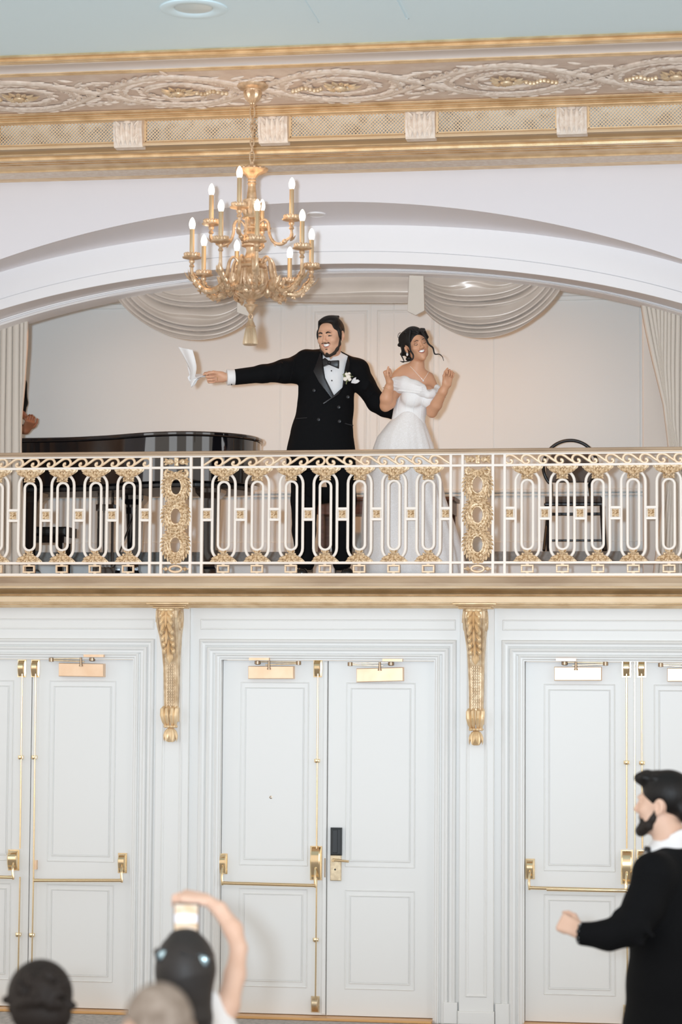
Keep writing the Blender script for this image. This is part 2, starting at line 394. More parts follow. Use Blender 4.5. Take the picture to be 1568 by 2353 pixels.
# fix: bar of the last one runs to the right (off picture)
b=MB()
for (x_,dr) in ((1459.2,doors[5]),): b.tube([at(x_,1521,YD-.004),at(x_+1,2352,YD-.004)],.004,6)
b.build('astragal',BRASS,doors[5])
b=MB(); b.box((seam[1]-.028,YD-.012,.03),(seam[1]-.004,YD,Zd-.01),bev=.003); b.build('astragal',WHITE,doors[2])
def closer(door,x0,y0,x1,y1,flip,tilt=0.):
    dv=tag(MB_empty('door_closer',door),'bronze painted closer with folding arm')
    b=MB(); yb=YD-.055
    a,c,d_,e=at(x0,y0+tilt,yb),at(x1,y0,yb),at(x1,y1,yb),at(x0,y1+tilt,yb)
    V=[];i_=.006
    cen=(a+c+d_+e)/4
    for k,(yy,s_) in enumerate(((YD,1.0),(yb+.01,1.0),(yb+.003,.985),(yb,.95))):
        for p in (a,c,d_,e):
            q=p.copy(); q[0]=cen[0]+(p[0]-cen[0])*(s_ if k<3 else .975); q[2]=cen[2]+(p[2]-cen[2])*(1 if k<2 else (.97 if k==2 else .90)); q[1]=yy; V.append(q)
    Fc=[(4*k+i,4*k+(i+1)%4,4*k+4+(i+1)%4,4*k+4+i) for k in range(3) for i in range(4)]+[(12,13,14,15),(3,2,1,0)]
    b.add(V,Fc); b.build('closer_body',BRONZE,dv)
    xm=x0+(x1-x0)*(.46 if not flip else .50); yt=min(y0,y0+tilt)
    b=MB(); p=at(xm,yt+5,yb-.006); q=at(xm,yt-12,yb-.006); b.tube([p,q],[.010,.0075],10); b.tube([at(xm,yt+8,yb-.006),p],.013,10); b.build('spindle',BRDARK,dv,True)
    sg=-1 if flip else 1
    xe=xm+sg*68; xs=xm-sg*26
    b=MB(); b.tube([at(xm-sg*8,yt-3,yb+.0),at(xe,yt-6,yb-.01)],.005,6); b.tube([at(xs,yt-10,yb+.01),at(xe,yt-9,yb-.012)],.0045,6); b.build('folding_arm',BRASSD,dv,True)
    b=MB(); b.lathe([(.008,-.014),(.017,-.012),(.017,.012),(.008,.014)],at(xe,yt-7,yb-.012),14); b.lathe([(.012,-.014),(.021,-.010),(.021,.010),(.012,.012)],at(xs,yt-8,yb+.01),14); b.build('arm_joint',BRDARK,dv,True,30)
    b=MB(); pb(b,xs-20*(1 if not flip else 1),yt-19,xs+26,yt-13,Yw-.045,Yw); b.build('soffit_bracket',BRONZE,dv)
closer(doors[2],570,1530.5,675,1560,False)
closer(doors[3],819,1533,927,1565,True,3)
closer(doors[1],134,1525,238,1556,True,-2)
closer(doors[4],1274,1532,1383,1564,False)
closer(doors[5],1534,1535,1640,1566,True)
# smart lock on the centre right leaf
lk=tag(MB_empty('card_lock',doors[3]),'black card reader lock above a brass plate with lever')
b=MB(); pb(b,759,1965,784,2024,YD-.022,YD,bev=.004); b.build('lock_plate',BRASSD,lk)
b=MB(); pb(b,759,1902,785,1966,YD-.034,YD,bev=.012); pb(b,764,1907,776,1960,YD-.040,YD-.02,bev=.004); b.build('card_reader',mat('black_reader_plastic',(.018,.022,.025),.4),lk)
b=MB(); c_=at(768,1976,YD-.022); b.lathe([(.012,0),(.012,.04),(.010,.045)],c_,14,ax=((1,0,0),(0,0,1),(0,-1,0))); b.tube([at(768,1976,YD-.06),at(780,1977.5,YD-.064),at(802,1979.5,YD-.062)],[.009,.0085,.008],10); b.build('lever_handle',BRASS,lk,True)
b=MB(); b.lathe([(.006,0),(.006,.003),(.003,.004)],at(770.5,1998,YD-.022),12,ax=((1,0,0),(0,0,1),(0,-1,0))); b.build('keyhole',BLACKM,lk)
b=MB(); b.lathe([(.011,0),(.010,.005),(.005,.006),(.004,.003)],at(623,1832,YD),16,ax=((1,0,0),(0,0,1),(0,-1,0))); b.build('peephole',BRDARK,doors[2],True)
b=MB(); pb(b,745.5,1972,748.5,2016,YD-.014,YD); b.build('strike_plate',BRDARK,doors[2])
# ---------------------------------------------------------------- extruded mouldings
def extr(name,pts,m,x0=XL,x1=XR,xref=784,smooth=False,prepped=False):
    """pts: list of (pixel y at xref, Y); extruded along X; returns structure"""
    P=[(Y,at(xref,y,Y)[2]) if not prepped else (Y,y) for y,Y in pts]
    b=MB(); V=[(x0,Y,z) for Y,z in P]+[(x1,Y,z) for Y,z in P]; n=len(P)
    b.add(V,[(i,i+1,i+1+n,i+n) for i in range(n-1)]); return struct(b.build(name,m,smooth=smooth,ang=35))
def bead(y0,y1,Y0,Y1,bulge,n=5):
    "rounded moulding between two profile points, bulging towards the room"
    return [(y0+(y1-y0)*i/n, Y0+(Y1-Y0)*i/n-bulge*math.sin(PI*i/n)) for i in range(n+1)]
XA,XB=-6.6,2.8
extr('trim_4',[(99,13.50)]+bead(102,106,13.49,13.50,.012)+bead(107,114,13.52,13.53,-.012)+bead(114,117,13.52,13.55,.010)+bead(118,122,13.57,13.60,.012)+[(123,13.62)],GOLD,XA,XB,smooth=True)
extr('trim_5',[(123,13.62)]+bead(124,143,13.62,13.74,-.03),COVE,XA,XB,smooth=True)
extr('trim_6',[(143,13.74)]+bead(144,147,13.74,13.75,.01)+bead(148,152,13.77,13.80,.012)+[(153,13.82)],GOLD,XA,XB,smooth=True)
ZF=at(784,152,13.80)[2]; YF1=14.70
b=MB(); b.box((XA,13.78,ZF),(XB,YF1+.02,ZF+.05)); FRZ=struct(b.build('trim_7',FRIEZE))
extr('trim_8',[(237.5,14.68)]+bead(239,243,14.68,14.69,.012)+bead(244,249,14.71,14.72,.014)+bead(250,254,14.74,14.75,.01)+bead(255,261,14.76,14.79,.016)+[(262,14.82),(262.5,14.97)],GOLD,XA,XB,smooth=True)
extr('trim_9',[(258,15.03),(320,15.03)],MESHB,XA,XB)
extr('trim_10',[(312,14.97)]+bead(312.5,320,14.93,14.92,.015)+[(321,14.92)],GOLDF,XA,XB,smooth=True)
extr('trim_11',[(321,14.92),(322,14.95)]+bead(324,333,15.0,15.08,-.02),mat('shaded_gold_cove',(.54,.41,.26),.5,.35),XA,XB,smooth=True)  # shade of the cove put into the colour, darker than the gold mouldings beside it
extr('trim_12',bead(333,338,15.06,15.09,.012)+bead(338.5,345,15.12,15.16,-.012)+bead(345,352,15.16,15.21,.025)+bead(353,357,15.25,15.27,.014)+bead(358,362,15.31,15.33,.016)+bead(363,374,15.37,15.46,-.02)+bead(374,377,15.46,15.49,.012),GOLD,XA,XB,smooth=True)
extr('trim_13',bead(377,391,15.50,15.68,.02),PALER,XA,XB,smooth=True)
extr('trim_14',bead(391,394,15.68,15.72,.012)+bead(394.5,398,15.78,15.84,.012)+[(398.5,15.93)],GOLD,XA,XB,smooth=True)
# balcony slab edge
extr('trim_15',[(1323.2,16.1),(1323.2,15.72)]+bead(1323.4,1326,15.70,15.70,.006),GOLDF,XL,XR)
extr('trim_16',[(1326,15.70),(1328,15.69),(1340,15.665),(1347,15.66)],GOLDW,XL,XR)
extr('trim_17',bead(1347,1352.5,15.66,15.665,.014),GOLDF,XL,XR,smooth=True)
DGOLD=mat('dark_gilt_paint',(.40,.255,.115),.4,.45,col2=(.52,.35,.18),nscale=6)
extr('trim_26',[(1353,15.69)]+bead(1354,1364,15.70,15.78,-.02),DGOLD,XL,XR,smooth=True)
extr('trim_18',bead(1364.5,1367,15.775,15.78,.008)+bead(1367.5,1370.5,15.79,15.795,.008),GOLD,XL,XR,smooth=True)
extr('trim_19',[(1371,15.81),(1384,15.815)],GOLDF,XL,XR)
extr('trim_20',[(1384.5,15.80)]+bead(1385,1389,15.80,15.815,.010)+bead(1389.5,1393,15.83,15.85,.012)+bead(1393.5,1397.5,15.87,15.91,.012)+[(1398,16.01)],GOLD,XL,XR,smooth=True)
b=MB(); b.box((XL,15.93,Zsl+.02),(XR,19.2,Zfl-.002)); struct(b.build('balcony_slab',BFLOOR))
b=MB(); pd=MB()
for px_ in PILX:
    x0,x1=px_-.155,px_+.155
    for (ya,yb_,d1,ww) in ((1385,1390,.045,.145),(1390.5,1394,.03,.125),(1394.5,1398.5,.015,.11)):
        za,zb=at(784,ya,15.85)[2],at(784,yb_,15.85)[2]
        b.box((px_-ww,15.80-d1+.03,zb),(px_+ww,16.0,za),bev=.005)
struct(b.build('trim_21',GOLD))
# ---------------------------------------------------------------- upper wall with arch
def curve(pts,Y):
    "smooth curve through pixel points on plane Y -> function z(x)"
    P=np.array([at(x,y,Y) for x,y in pts]); x0=P[:,0].mean(); c=np.polyfit(P[:,0]-x0,P[:,2],4)
    # extend as straight steep line beyond the data
    xa,xb=P[:,0].min(),P[:,0].max()
    dc=np.polyder(c)
    def z(x):
        x=np.asarray(x,float); xc=np.clip(x,xa,xb); zz=np.polyval(c,xc-x0)
        e=x-xc; return zz+np.polyval(dc,xc-x0)*e-.25*e*e
    return z
YA,YB,YE=15.9,16.65,16.84
cA=curve([(0,595.6),(111,560.5),(224.5,530),(440,487),(700,465),(770,464),(924,468),(1140,491.5),(1352,532),(1568,596)],YA)
cB=curve([(0,625),(111,596.5),(224.5,571),(440,538),(700,518.5),(924,519),(1140,531),(1352,555),(1568,607.6)],YB)
cC=curve([(0,689),(224.5,634),(424,600.6),(728,579),(924.5,582),(1140,595),(1352.5,621.7),(1568,673.6)],YB)
cD=curve([(0,713),(224.5,658),(440,626),(728,607),(924,610),(1140,619),(1352.5,651),(1568,698)],YB)
cE=curve([(0,735),(224.5,675),(424,642.7),(756,618),(924.5,619.7),(1140,631.5),(1352.5,662),(1568,714)],YE)
cF=curve([(0,753.5),(112,720),(266.6,683),(756,631.5),(941,633),(1140,641),(1291,661.5),(1470,697),(1568,724)],YE+.03)
xs=np.linspace(XL+.4,XR-.2,161)
zt=at(784,398,15.9)[2]+.06
b=MB(); P=np.array([[(x,YA,max(zt,0)),(x,YA,cA(x))] for x in xs]); b.grid(P)
for xx in (XL+.4,XR-.2):   # jambs outside the picture
    b.box((xx-.8 if xx<0 else xx,YA,Zfl-.1),(xx if xx<0 else xx+.8,YA+.2,zt))
struct(b.build('wall_front',WALLW))
b=MB(); P=np.array([[(x,YA,cA(x)),(x,YA+.02,cA(x)+.001),(x,(YA+YB)/2,(cA(x)+cB(x))/2+.004),(x,YB,cB(x))] for x in xs]); b.grid(P); struct(b.build('arch_soffit',mat('soffit_paint',(.93,.92,.97),.6),smooth=True))
b=MB(); g=.008
P=np.array([[(x,YB,cB(x)),(x,YB,cC(x)+g),(x,YB+.012,cC(x)+.001),(x,YB-.012,cC(x)),(x,YB-.012,cD(x)+.002),(x,YB-.008,cD(x)),] for x in xs]); b.grid(P)
struct(b.build('arch_ring',ARCHW))
b=MB()
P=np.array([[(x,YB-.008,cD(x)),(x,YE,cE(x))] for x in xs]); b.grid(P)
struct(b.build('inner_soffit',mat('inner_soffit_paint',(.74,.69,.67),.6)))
b=MB(); pr=[]
for x in xs:
    e,f_=float(cE(x)),float(cF(x)); row=[]
    for t,dy in ((0,0),(.03,-.012),(.2,-.014),(.24,0),(.27,-.006),(.42,-.008),(.46,.006),(.5,-.02),(.72,-.03),(.9,-.022),(.95,.0),(1,.02)):
        row.append((x,YE+dy,e+(f_-e)*t))
    row.append((x,YE+.2,f_+.0)); pr.append(row)
b.grid(np.array(pr)); struct(b.build('trim_22',ARCHW,smooth=True))
b=MB(); c_=at(727,490.5,16.28); sx_=float(cA(c_[0]+.1)-cA(c_[0]-.1))/.2; sy_=float(cB(c_[0])-cA(c_[0]))/(YB-YA); c_[2]=float(cA(c_[0]))+sy_*(c_[1]-YA)-.004
b.lathe([(.066,.012),(.066,-.001),(.060,-.004),(.052,.003),(.05,-.002),(.001,-.002)],c_,32,ax=((1,0,sx_),(0,1,sy_),(-sx_,-sy_,1)))
tag(b.build('recessed_light',ARCHW,smooth=True),'small white recessed downlight set in the arch soffit','ceiling light')
# ceiling fittings
c_=at(445,19,13.3); dz=(Ztop-H)/(c_[2]-H); c_=CAM+(c_-CAM)*dz; 
t=thing('recessed_light','large round white recessed downlight in the grey ceiling','ceiling light',(c_[0],c_[1],Ztop))
b=MB(); b.lathe([(.185,0),(.185,-.006),(.17,-.012),(.115,-.008),(.105,.0),(.10,.03)],(c_[0],c_[1],Ztop),40); b.build('trim_ring',CEIL,t,True)
b=MB(); b.lathe([(.104,-.001),(.06,-.006),(.0,-.008)],(c_[0],c_[1],Ztop),32); b.build('lens',FRONTG,t,True)
hx=[]
for q in ((700,0),(732,50),(940,44),(915,0)):
    p=at(*q,13.); p=CAM+(p-CAM)*((Ztop-H)/(p[2]-H)); hx.append(p)
b=MB(); x0,x1=hx[1][0],hx[2][0]; y1=hx[1][1]; y0=y1-.6
for a_,c2 in (((x0,y1),(x1,y1)),((x0,y0),(x0,y1)),((x1,y0),(x1,y1)),((x0,y0),(x1,y0))):
    b.box((min(a_[0],c2[0])-.004,min(a_[1],c2[1])-.004,Ztop-.003),(max(a_[0],c2[0])+.004,max(a_[1],c2[1])+.004,Ztop))
b.box((x0+.01,y0+.01,Ztop-.006),(x1-.01,y1-.01,Ztop))
tag(b.build('access_panel',CEIL),'square access panel flush in the grey ceiling','access panel')
# ---------------------------------------------------------------- balcony interior
YBK=18.9; YDA=18.05
ZDA=at(784,1268.5,YDA)[2]; ZBC=at(784,686,YBK)[2]
b=MB(); b.box((XL,YBK,Zfl),(XR,YBK+.1,ZBC+.5)); struct(b.build('wall_balcony',BALW))
for nm,x in (('wall_left',XL+.1),('wall_right',XR-.1)):
    b=MB(); b.box((x-.05,16.9,Zfl),(x+.05,YBK,ZBC+.5)); struct(b.build(nm,BALW))
b=MB(); b.box((XL,YE+.1,ZBC+.02),(XR,YBK+.1,ZBC+.12)); struct(b.build('ceiling_balcony',BALC))
b=MB(); b.box((XL,YDA+.01,Zfl),(XR,YBK,ZDA)); struct(b.build('dais',BFLOOR))
zg=at(784,1290,YDA)[2]
b=MB(); b.box((XL,YDA-.012,zg),(XR,YDA+.02,ZDA+.002),bev=.004); struct(b.build('trim_23',DAISG))
b=MB(); b.box((XL,YDA,Zfl),(XR,YDA+.02,zg)); struct(b.build('trim_24',mat('dais_riser_paint',(.72,.73,.72),.5)))
# wall panelling
b=MB()
zcr=at(784,1128,YBK)[2]
b.box((XL,YBK-.03,zcr-.025),(XR,YBK,zcr+.005),bev=.01); b.box((XL,YBK-.018,zcr-.05),(XR,YBK,zcr-.032),bev=.006)
b.box((XL,YBK-.02,at(784,686,YBK)[2]-.05),(XR,YBK,ZBC+.02)); b.box((XL,YBK-.05,ZBC-.02),(XR,YBK,ZBC+.02),bev=.01)
zb_=at(784,1245,YBK)[2]; b.box((XL,YBK-.02,ZDA),(XR,YBK,zb_),bev=.008)
for x_ in (645,703,716,851,905,1008,1134,1470):
    X=at(x_,900,YBK)[0]; b.box((X-.006,YBK-.006,zcr),(X+.006,YBK,ZBC-.03),bev=.003)
for xa,xb in ((716,848),(860,1002)):
    frame(b,at(xa+6,900,YBK)[0],at(xb-4,900,YBK)[0],zcr+.08,ZBC-.1,YBK,.025,.010)
struct(b.build('trim_25',BALW))
# warm downlights of the balcony room
for k,x_ in enumerate((330,760,1130)):
    p=at(x_,700,17.35); z=ZBC+.018
    t=thing('recessed_light',['warm lit downlight in the balcony ceiling behind the left swag','warm lit downlight in the balcony ceiling behind the middle valance','warm lit downlight in the balcony ceiling behind the right swag'][k],'ceiling light',(p[0],17.35,z))
    b=MB(); b.lathe([(.09,0),(.09,-.004),(.07,-.006),(.065,0)],(p[0],17.35,z),24); b.build('trim_ring',ARCHW,t,True)
    b=MB(); b.lathe([(.064,-.001),(0,-.002)],(p[0],17.35,z),20); b.build('lens',mat('warm_lens',(1,1,1),.5,emit=(1,.6,.3),estr=3),t)
    l=lamp('downlight_lamp','AREA',(p[0],17.35,z-.03),9,(1,.44,.13),.12,target=(p[0],17.6,z-2)); l.data.shape='DISK'
    l.parent=t; l.matrix_parent_inverse=Matrix.Translation(-t.location)
# ---------------------------------------------------------------- frieze reliefs on the soffit
def onz(px,py,z):
    d=ray(px,py); return CAM+d*((z-H)/d[2])
fc=[onz(x,y,ZF) for x,y in ((780,192),(1160,172))]; FX0=fc[0][0]; FS=fc[1][0]-fc[0][0]; FYm=(13.80+YF1)/2; FD=(YF1-13.80)
ordn=['leftmost','second from the left','middle','second from the right','rightmost']
def relief_band(b,pts,wd,step=.055,leafL=.07,side=1):
    P=np.array(pts,float); b.tube(P,wd,8,flat=.6,ref=(0,0,1))
    L=np.r_[0,np.cumsum(np.linalg.norm(np.diff(P,axis=0),axis=1))]; s=0
    while s<L[-1]:
        p=np.array([np.interp(s,L,P[:,k]) for k in range(3)]); q=np.array([np.interp(min(s+.01,L[-1]),L,P[:,k]) for k in range(3)])
        t=q-p; 
        if np.linalg.norm(t)<1e-6: break
        t/=np.linalg.norm(t); sd=np.cross(t,(0,0,1))
        for sg in (1,-1):
            if rng.random()<.8: b.leaf(p+sd*sg*wd*.4,t+sd*sg*(.55+.3*rng.random()),(0,0,-1),leafL*(.7+.6*rng.random()),leafL*.42,curl=.05)
        s+=step*(.8+.4*rng.random())
for sgn in (1,-1):
    b=MB(); X=np.linspace(XA+.1,XB-.1,260); relief_band(b,[(x,FYm+sgn*FD*.40*math.cos(PI*(x-FX0)/FS),ZF-.004) for x in X],.026,.07,.085)
    b.build('scrolling_relief_band',CREAMP,FRZ,True)
for n_,k in enumerate((-2,-1,0,1,2)):
    c=np.array([FX0+k*FS,FYm,ZF])
    t=None
    b=MB()
    for rr in (.34,.20):
        relief_band(b,[(c[0]+rr*math.cos(a)*1.05,c[1]+rr*math.sin(a)*.93,ZF-.004) for a in np.linspace(.4,2*PI+.1,44)],.018 if rr>.25 else .015,.05,.065)
    # trailing stems
    for s_ in (1,-1):
        relief_band(b,[(c[0]+s_*(.36+.5*u),c[1]+s_*(.25-.5*u+.12*math.sin(5*u)),ZF-.003) for u in np.linspace(0,.75,16)],.012,.05,.06)
    for q in range(26):
        a=rng.random()*2*PI; r_=.38+.3*rng.random(); yy=c[1]+r_*math.sin(a)*.8
        if abs(yy-FYm)<FD*.44: b.leaf((c[0]+r_*math.cos(a)*1.5,yy,ZF-.002),(math.cos(a*3),math.sin(a*5)*.6,0),(0,0,-1),.07+.06*rng.random(),.03)
    t=b.build('frieze_medallion',CREAMP,FRZ,True)
    b=MB()
    for a in np.linspace(0,2*PI,15)[:-1]:
        b.leaf((c[0]+.05*math.cos(a),c[1]+.05*math.sin(a),ZF-.01),(math.cos(a),math.sin(a)*.9,-.25),(0,0,-1),.06+.02*math.cos(3*a),.035,curl=-.3)
    for q in range(9): b.ell((c[0]+(1 if k%2 else -1)*(.12+.022*q),c[1]+.03*math.sin(q),ZF-.02),(.015,.015,.015),nu=6,nv=4)
    b.ell((c[0],c[1],ZF-.02),(.04,.035,.02)); b.build('gilded_flower',GOLD2,t,True)
# ---------------------------------------------------------------- grille panels and acanthus blocks
YG=14.955
blkx=[-36,300,632,969,1316,1650]; BX=[at(x,300,YG)[0] for x in blkx]
zg1=at(784,262,YG)[2]; zg0=at(784,313,YG)[2]
for i,bx in enumerate(BX[:-1]):
    t=thing('acanthus_block','%s cream acanthus leaf block between the cornice grilles'%ordn[i],'plaster block',(bx,YG,zg0),'acanthus blocks along the cornice')
    b=MB(); hw=.094
    V=[]; prof=[(YG+.03,zg1),(YG-.035,zg1),(YG-.075,zg1-.02),(YG-.085,(zg0+zg1)/2),(YG-.06,zg0-.03),(YG-.05,zg0-.042),(YG+.03,zg0-.042)]
    for x in (bx-hw,bx+hw): V+=[(x,y,z) for y,z in prof]
    n=len(prof); b.add(V,[tuple(range(n)),tuple(range(2*n-1,n-1,-1))]+[(j,j+n,(j+1)%n+n,(j+1)%n) for j in range(n)]); b.build('block_body',PALER,t)
    b=MB(); zt_=zg1-.01
    for dx,L in ((0,.15),(-.028,.15),(.028,.15),(-.055,.13),(.055,.13)):
        b.leaf((bx+dx*1.1,YG-.07,zg0-.035),(dx*.8,-.12,1),(0,-1,0),L,.038,curl=.12)
    for sg in (-1,1):
        for q in range(3): b.leaf((bx+sg*.04,YG-.078,zg0+.0+q*.04),(sg*.8,-.1,.9),(0,-1,0),.055,.03,curl=.2)
    b.ell((bx,YG-.088,zt_-.02),(.03,.018,.014)); b.build('acanthus_leaf',PALER,t,True)
for i in range(5):
    x0,x1=BX[i]+.10,BX[i+1]-.10
    t=thing('cornice_grille','%s gilded lattice grille set in the cornice'%ordn[i],'grille',((x0+x1)/2,YG,zg0),'lattice grilles in the cornice')
    b=MB(); h=zg1-zg0; p_=.0225; r_=.0036
    x=x0-h
    while x<x1:
        for s_ in (0,1):
            xa,xb=x,x+h; ta,tb=max(0,(x0-xa)/h),min(1,(x1-xa)/h)
            if tb-ta>.05:
                za,zb=(zg0+ta*h,zg0+tb*h) if s_==0 else (zg1-ta*h,zg1-tb*h)
                b.tube([(xa+ta*h,YG+.004*s_,za),(xa+tb*h,YG+.004*s_,zb)],r_,4,caps=False)
        x+=p_
    b.build('lattice',GOLDF,t)
    b=MB(); 
    for z_ in (zg0,zg1): b.box((x0,YG-.01,z_-.006),(x1,YG+.01,z_+.006))
    for x_ in (x0,x1): b.box((x_-.007,YG-.01,zg0),(x_+.007,YG+.01,zg1))
    b.build('grille_frame',GOLD,t)
# ---------------------------------------------------------------- brackets
def bracket(px_,label):
    Yf=Yw-.035; k=1/345.
    zt_=at(397,1397,15.85)[2]
    Z=lambda y:zt_-(y-1397)*k
    t=thing('gilded_bracket',label,'bracket',(px_,Yf,Z(1706)),'gilded brackets under the balcony')
    secs=[(1397,24,.20),(1404,25,.215),(1420,25.5,.215),(1440,24.5,.19),(1465,22,.14),(1495,19.5,.10),(1530,18,.075),(1570,17,.065),(1628,16,.060)]
    b=MB(); rows=[]
    for y,hw,dp in secs:
        hw*=k; rows.append([(px_-hw,Yf,Z(y)),(px_-hw,Yf-dp+.012,Z(y)),(px_-hw*.8,Yf-dp,Z(y)),(px_-hw*.72,Yf-dp+.010,Z(y)),(px_+hw*.72,Yf-dp+.010,Z(y)),(px_+hw*.8,Yf-dp,Z(y)),(px_+hw,Yf-dp+.012,Z(y)),(px_+hw,Yf,Z(y))])
    b.grid(np.array(rows)); b.add([rows[0][i] for i in range(8)],[tuple(range(8))]); b.add([rows[-1][i] for i in range(8)],[tuple(range(8))]); b.build('bracket_body',GOLD2,t)
    dpz=lambda y:interp([s[0] for s in secs],[s[2] for s in secs],y)
    b=MB()
    # volutes on the sides
    for sg in (-1,1):
        P=[(px_+sg*.072,Yf-.10-.07*(1-.8*u)*math.cos(u*9),Z(1430)+.085*(1-.85*u)*math.sin(u*9)) for u in np.linspace(0,1,40)]
        b=MB(); b.tube(P,np.linspace(.010,.006,40),6); b.build('side_volute',GOLD2,t,True)
    b=MB()
    for y0,n_,L,W_ in ((1402,3,.060,.030),(1440,2,.055,.026),(1470,2,.050,.024)):
        for sg in (-1,1):
            for j in range(n_):
                yy=y0+j*13; b.leaf((px_+sg*.008,Yf-dpz(yy)+.002,Z(yy)),(sg*(.70-.18*j),-.12,-1.0),(0,-1,0),L*(1+.12*j),W_*1.15,curl=.10,h=.018); tq=np.array([sg*(.70-.18*j),0,-1.0]); tq/=np.linalg.norm(tq); b.ell(np.array([px_+sg*.008,Yf-dpz(yy)+.001,Z(yy)])+tq*L*(1+.12*j)*.80,(.015,.017,.021),nu=10,nv=8)
        b.leaf((px_,Yf-dpz(y0),Z(y0)),(0,-.05,-1),(0,-1,0),.12,.022,curl=.05,h=.014)
    b.leaf((px_,Yf-dpz(1500)+.0,Z(1496)),(0,0,-1),(0,-1,0),.085,.050,h=.016)
    for sg in (-1,0,1): b.ell((px_+sg*.03,Yf-dpz(1402)-.0,Z(1402)),(.026,.018,.014))
    b.build('acanthus_leaf',GOLD,t,True)
    b=MB()
    for dx in (-.020,-.007,.007,.020):
        for j in range(15): b.ell((px_+dx,Yf-dpz(1530+j*6.5)+.006,Z(1530+j*6.5)),(.006,.008,.012),nu=6,nv=4)
    b.build('bead_strings',GOLD2,t,True)
    b=MB()
    for dx in (-.042,-.016,.016,.042):
        b.tube([(px_+dx*1.1,Yf-.05,Z(1627)),(px_+dx*1.15,Yf-.085,Z(1632)),(px_+dx*1.1,Yf-.095,Z(1645)),(px_+dx*.95,Yf-.08,Z(1658)),(px_+dx*.8,Yf-.05,Z(1668))],[.012,.015,.016,.014,.01],8)
    b.box((px_-.05,Yf-.065,Z(1660)),(px_+.05,Yf,Z(1628)),bev=.01)
    for a in np.linspace(0,PI,6): b.ell((px_-.036*math.cos(a),Yf-.045-.025*math.sin(a),Z(1671)),(.014,.014,.010))
    b.build('scroll',GOLD,t,True)
    b=MB(); prof=[(.012,Z(1673)),(.03,Z(1678)),(.041,Z(1688)),(.040,Z(1694)),(.030,Z(1702)),(.018,Z(1707))]
    b.lathe(prof,(px_,Yf-.045,0),20,flute=5,fa=.10)
    for a in np.linspace(0,2*PI,7)[:-1]: b.leaf((px_+.026*math.cos(a),Yf-.045+.026*math.sin(a),Z(1677)),(math.cos(a)*.35,math.sin(a)*.35,-1),(math.cos(a),math.sin(a),0),.085,.036,curl=-.15,h=.012)
    b.build('bud_finial',GOLD,t,True)
bracket(PILX[0],'carved gilded bracket left of the middle double doors'); bracket(PILX[1],'carved gilded bracket right of the middle double doors')
# ---------------------------------------------------------------- railing
YR=15.86
def ZR(y,x=748): return at(x,y,YR)[2]
X748=at(748,1180,YR)[0]; pit=(at(983.6,1180,YR)[0]-at(513,1180,YR)[0])/6
rail=thing('balcony_railing','cream and gold wrought iron railing along the balcony edge','railing',(X748,YR,Zfl))
b=MB(); zt_=ZR(1036)
V=[];prof=[]
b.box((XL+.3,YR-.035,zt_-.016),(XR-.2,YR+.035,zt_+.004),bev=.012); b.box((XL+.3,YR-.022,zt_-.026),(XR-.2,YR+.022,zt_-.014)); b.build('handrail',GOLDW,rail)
zb1,zb2,zb3,zb4=ZR(1044.8),ZR(1072.3),ZR(1293.3),ZR(1320.8)
b=MB()
for z_,h_ in ((zb1,.0115),(zb2,.0085),(zb3,.0085),(zb4,.010)): b.box((XL+.3,YR-.012,z_-h_),(XR-.2,YR+.012,z_+h_),bev=.003)
wx=[at(404,1180,YR)[0],at(1097.5,1180,YR)[0]]
W0=(X748-wx[0]+wx[1]-X748)/2; wx=[X748-W0,X748+W0]
bayL=X748-2*W0; bayR=X748+2*W0
o1=(at(437,1180,YR)[0]-at(370,1180,YR)[0])/2; o2=(at(463,1180,YR)[0]-at(344,1180,YR)[0])/2
for wc in wx:
    for o_ in (-o2,-o1,o1,o2): b.box((wc+o_-.0095,YR-.0115,zb4),(wc+o_+.0095,YR+.0115,zb1),bev=.003)
b.build('rail_frame',CREAM,rail)
def loop_pts(xc,hw,z0,z1,n=14):
    P=[]; zc0,zc1=z0+hw*1.0,z1-hw*1.0
    P+=[(xc+hw*math.cos(a),YR,zc1+hw*math.sin(a)) for a in np.linspace(0,PI,n)]
    for z in np.linspace(zc1,zc0,4)[1:-1]: P.append((xc-hw,YR,z))
    P+=[(xc+hw*math.cos(a),YR,zc0+hw*math.sin(a)) for a in np.linspace(PI,2*PI,n)]
    for z in np.linspace(zc0,zc1,4)[1:-1]: P.append((xc+hw,YR,z))
    return P
ou,inn=.0785,.0375
zi1,zi0=ZR(1105.5),ZR(1263.5); zo1,zo0=ZR(1084),ZR(1286.5)
zr=ZR(1181.5)
protos={}
def dupc(name,x,parent=rail):
    s_=protos[name]; o=s_.copy(); COL.objects.link(o); o.parent=parent; o.matrix_parent_inverse=Matrix.Translation(-parent.location); o.location=(o.location[0]+x-s_['_x'],o.location[1],o.location[2])
    if '_x' in o.keys(): o['_x']=x
    return o
def once(name,x,fn):
    if name in protos: return dupc(name,x)
    o=fn(x); o['_x']=x; protos[name]=o; return o
def f_bal(x):
    b=MB()
    b.tube(loop_pts(x,ou,zo0,zo1),.0098,8,closed=True,flat=.9,ref=(0,1,0)); b.tube(loop_pts(x,inn,zi0,zi1),.0092,8,closed=True,flat=.9,ref=(0,1,0)); return b.build('oval_baluster',CREAM,rail,True)
def f_link(x):
    b=MB()
    hw=pit/2-ou
    for z_ in (zr+.036,zr-.036): b.box((x-hw,YR-.010,z_-.0085),(x+hw,YR+.010,z_+.0085),bev=.003)
    b.box((x-hw,YR-.002,zr-.04),(x+hw,YR+.008,zr+.04)); return b.build('connecting_plate',CREAM,rail)
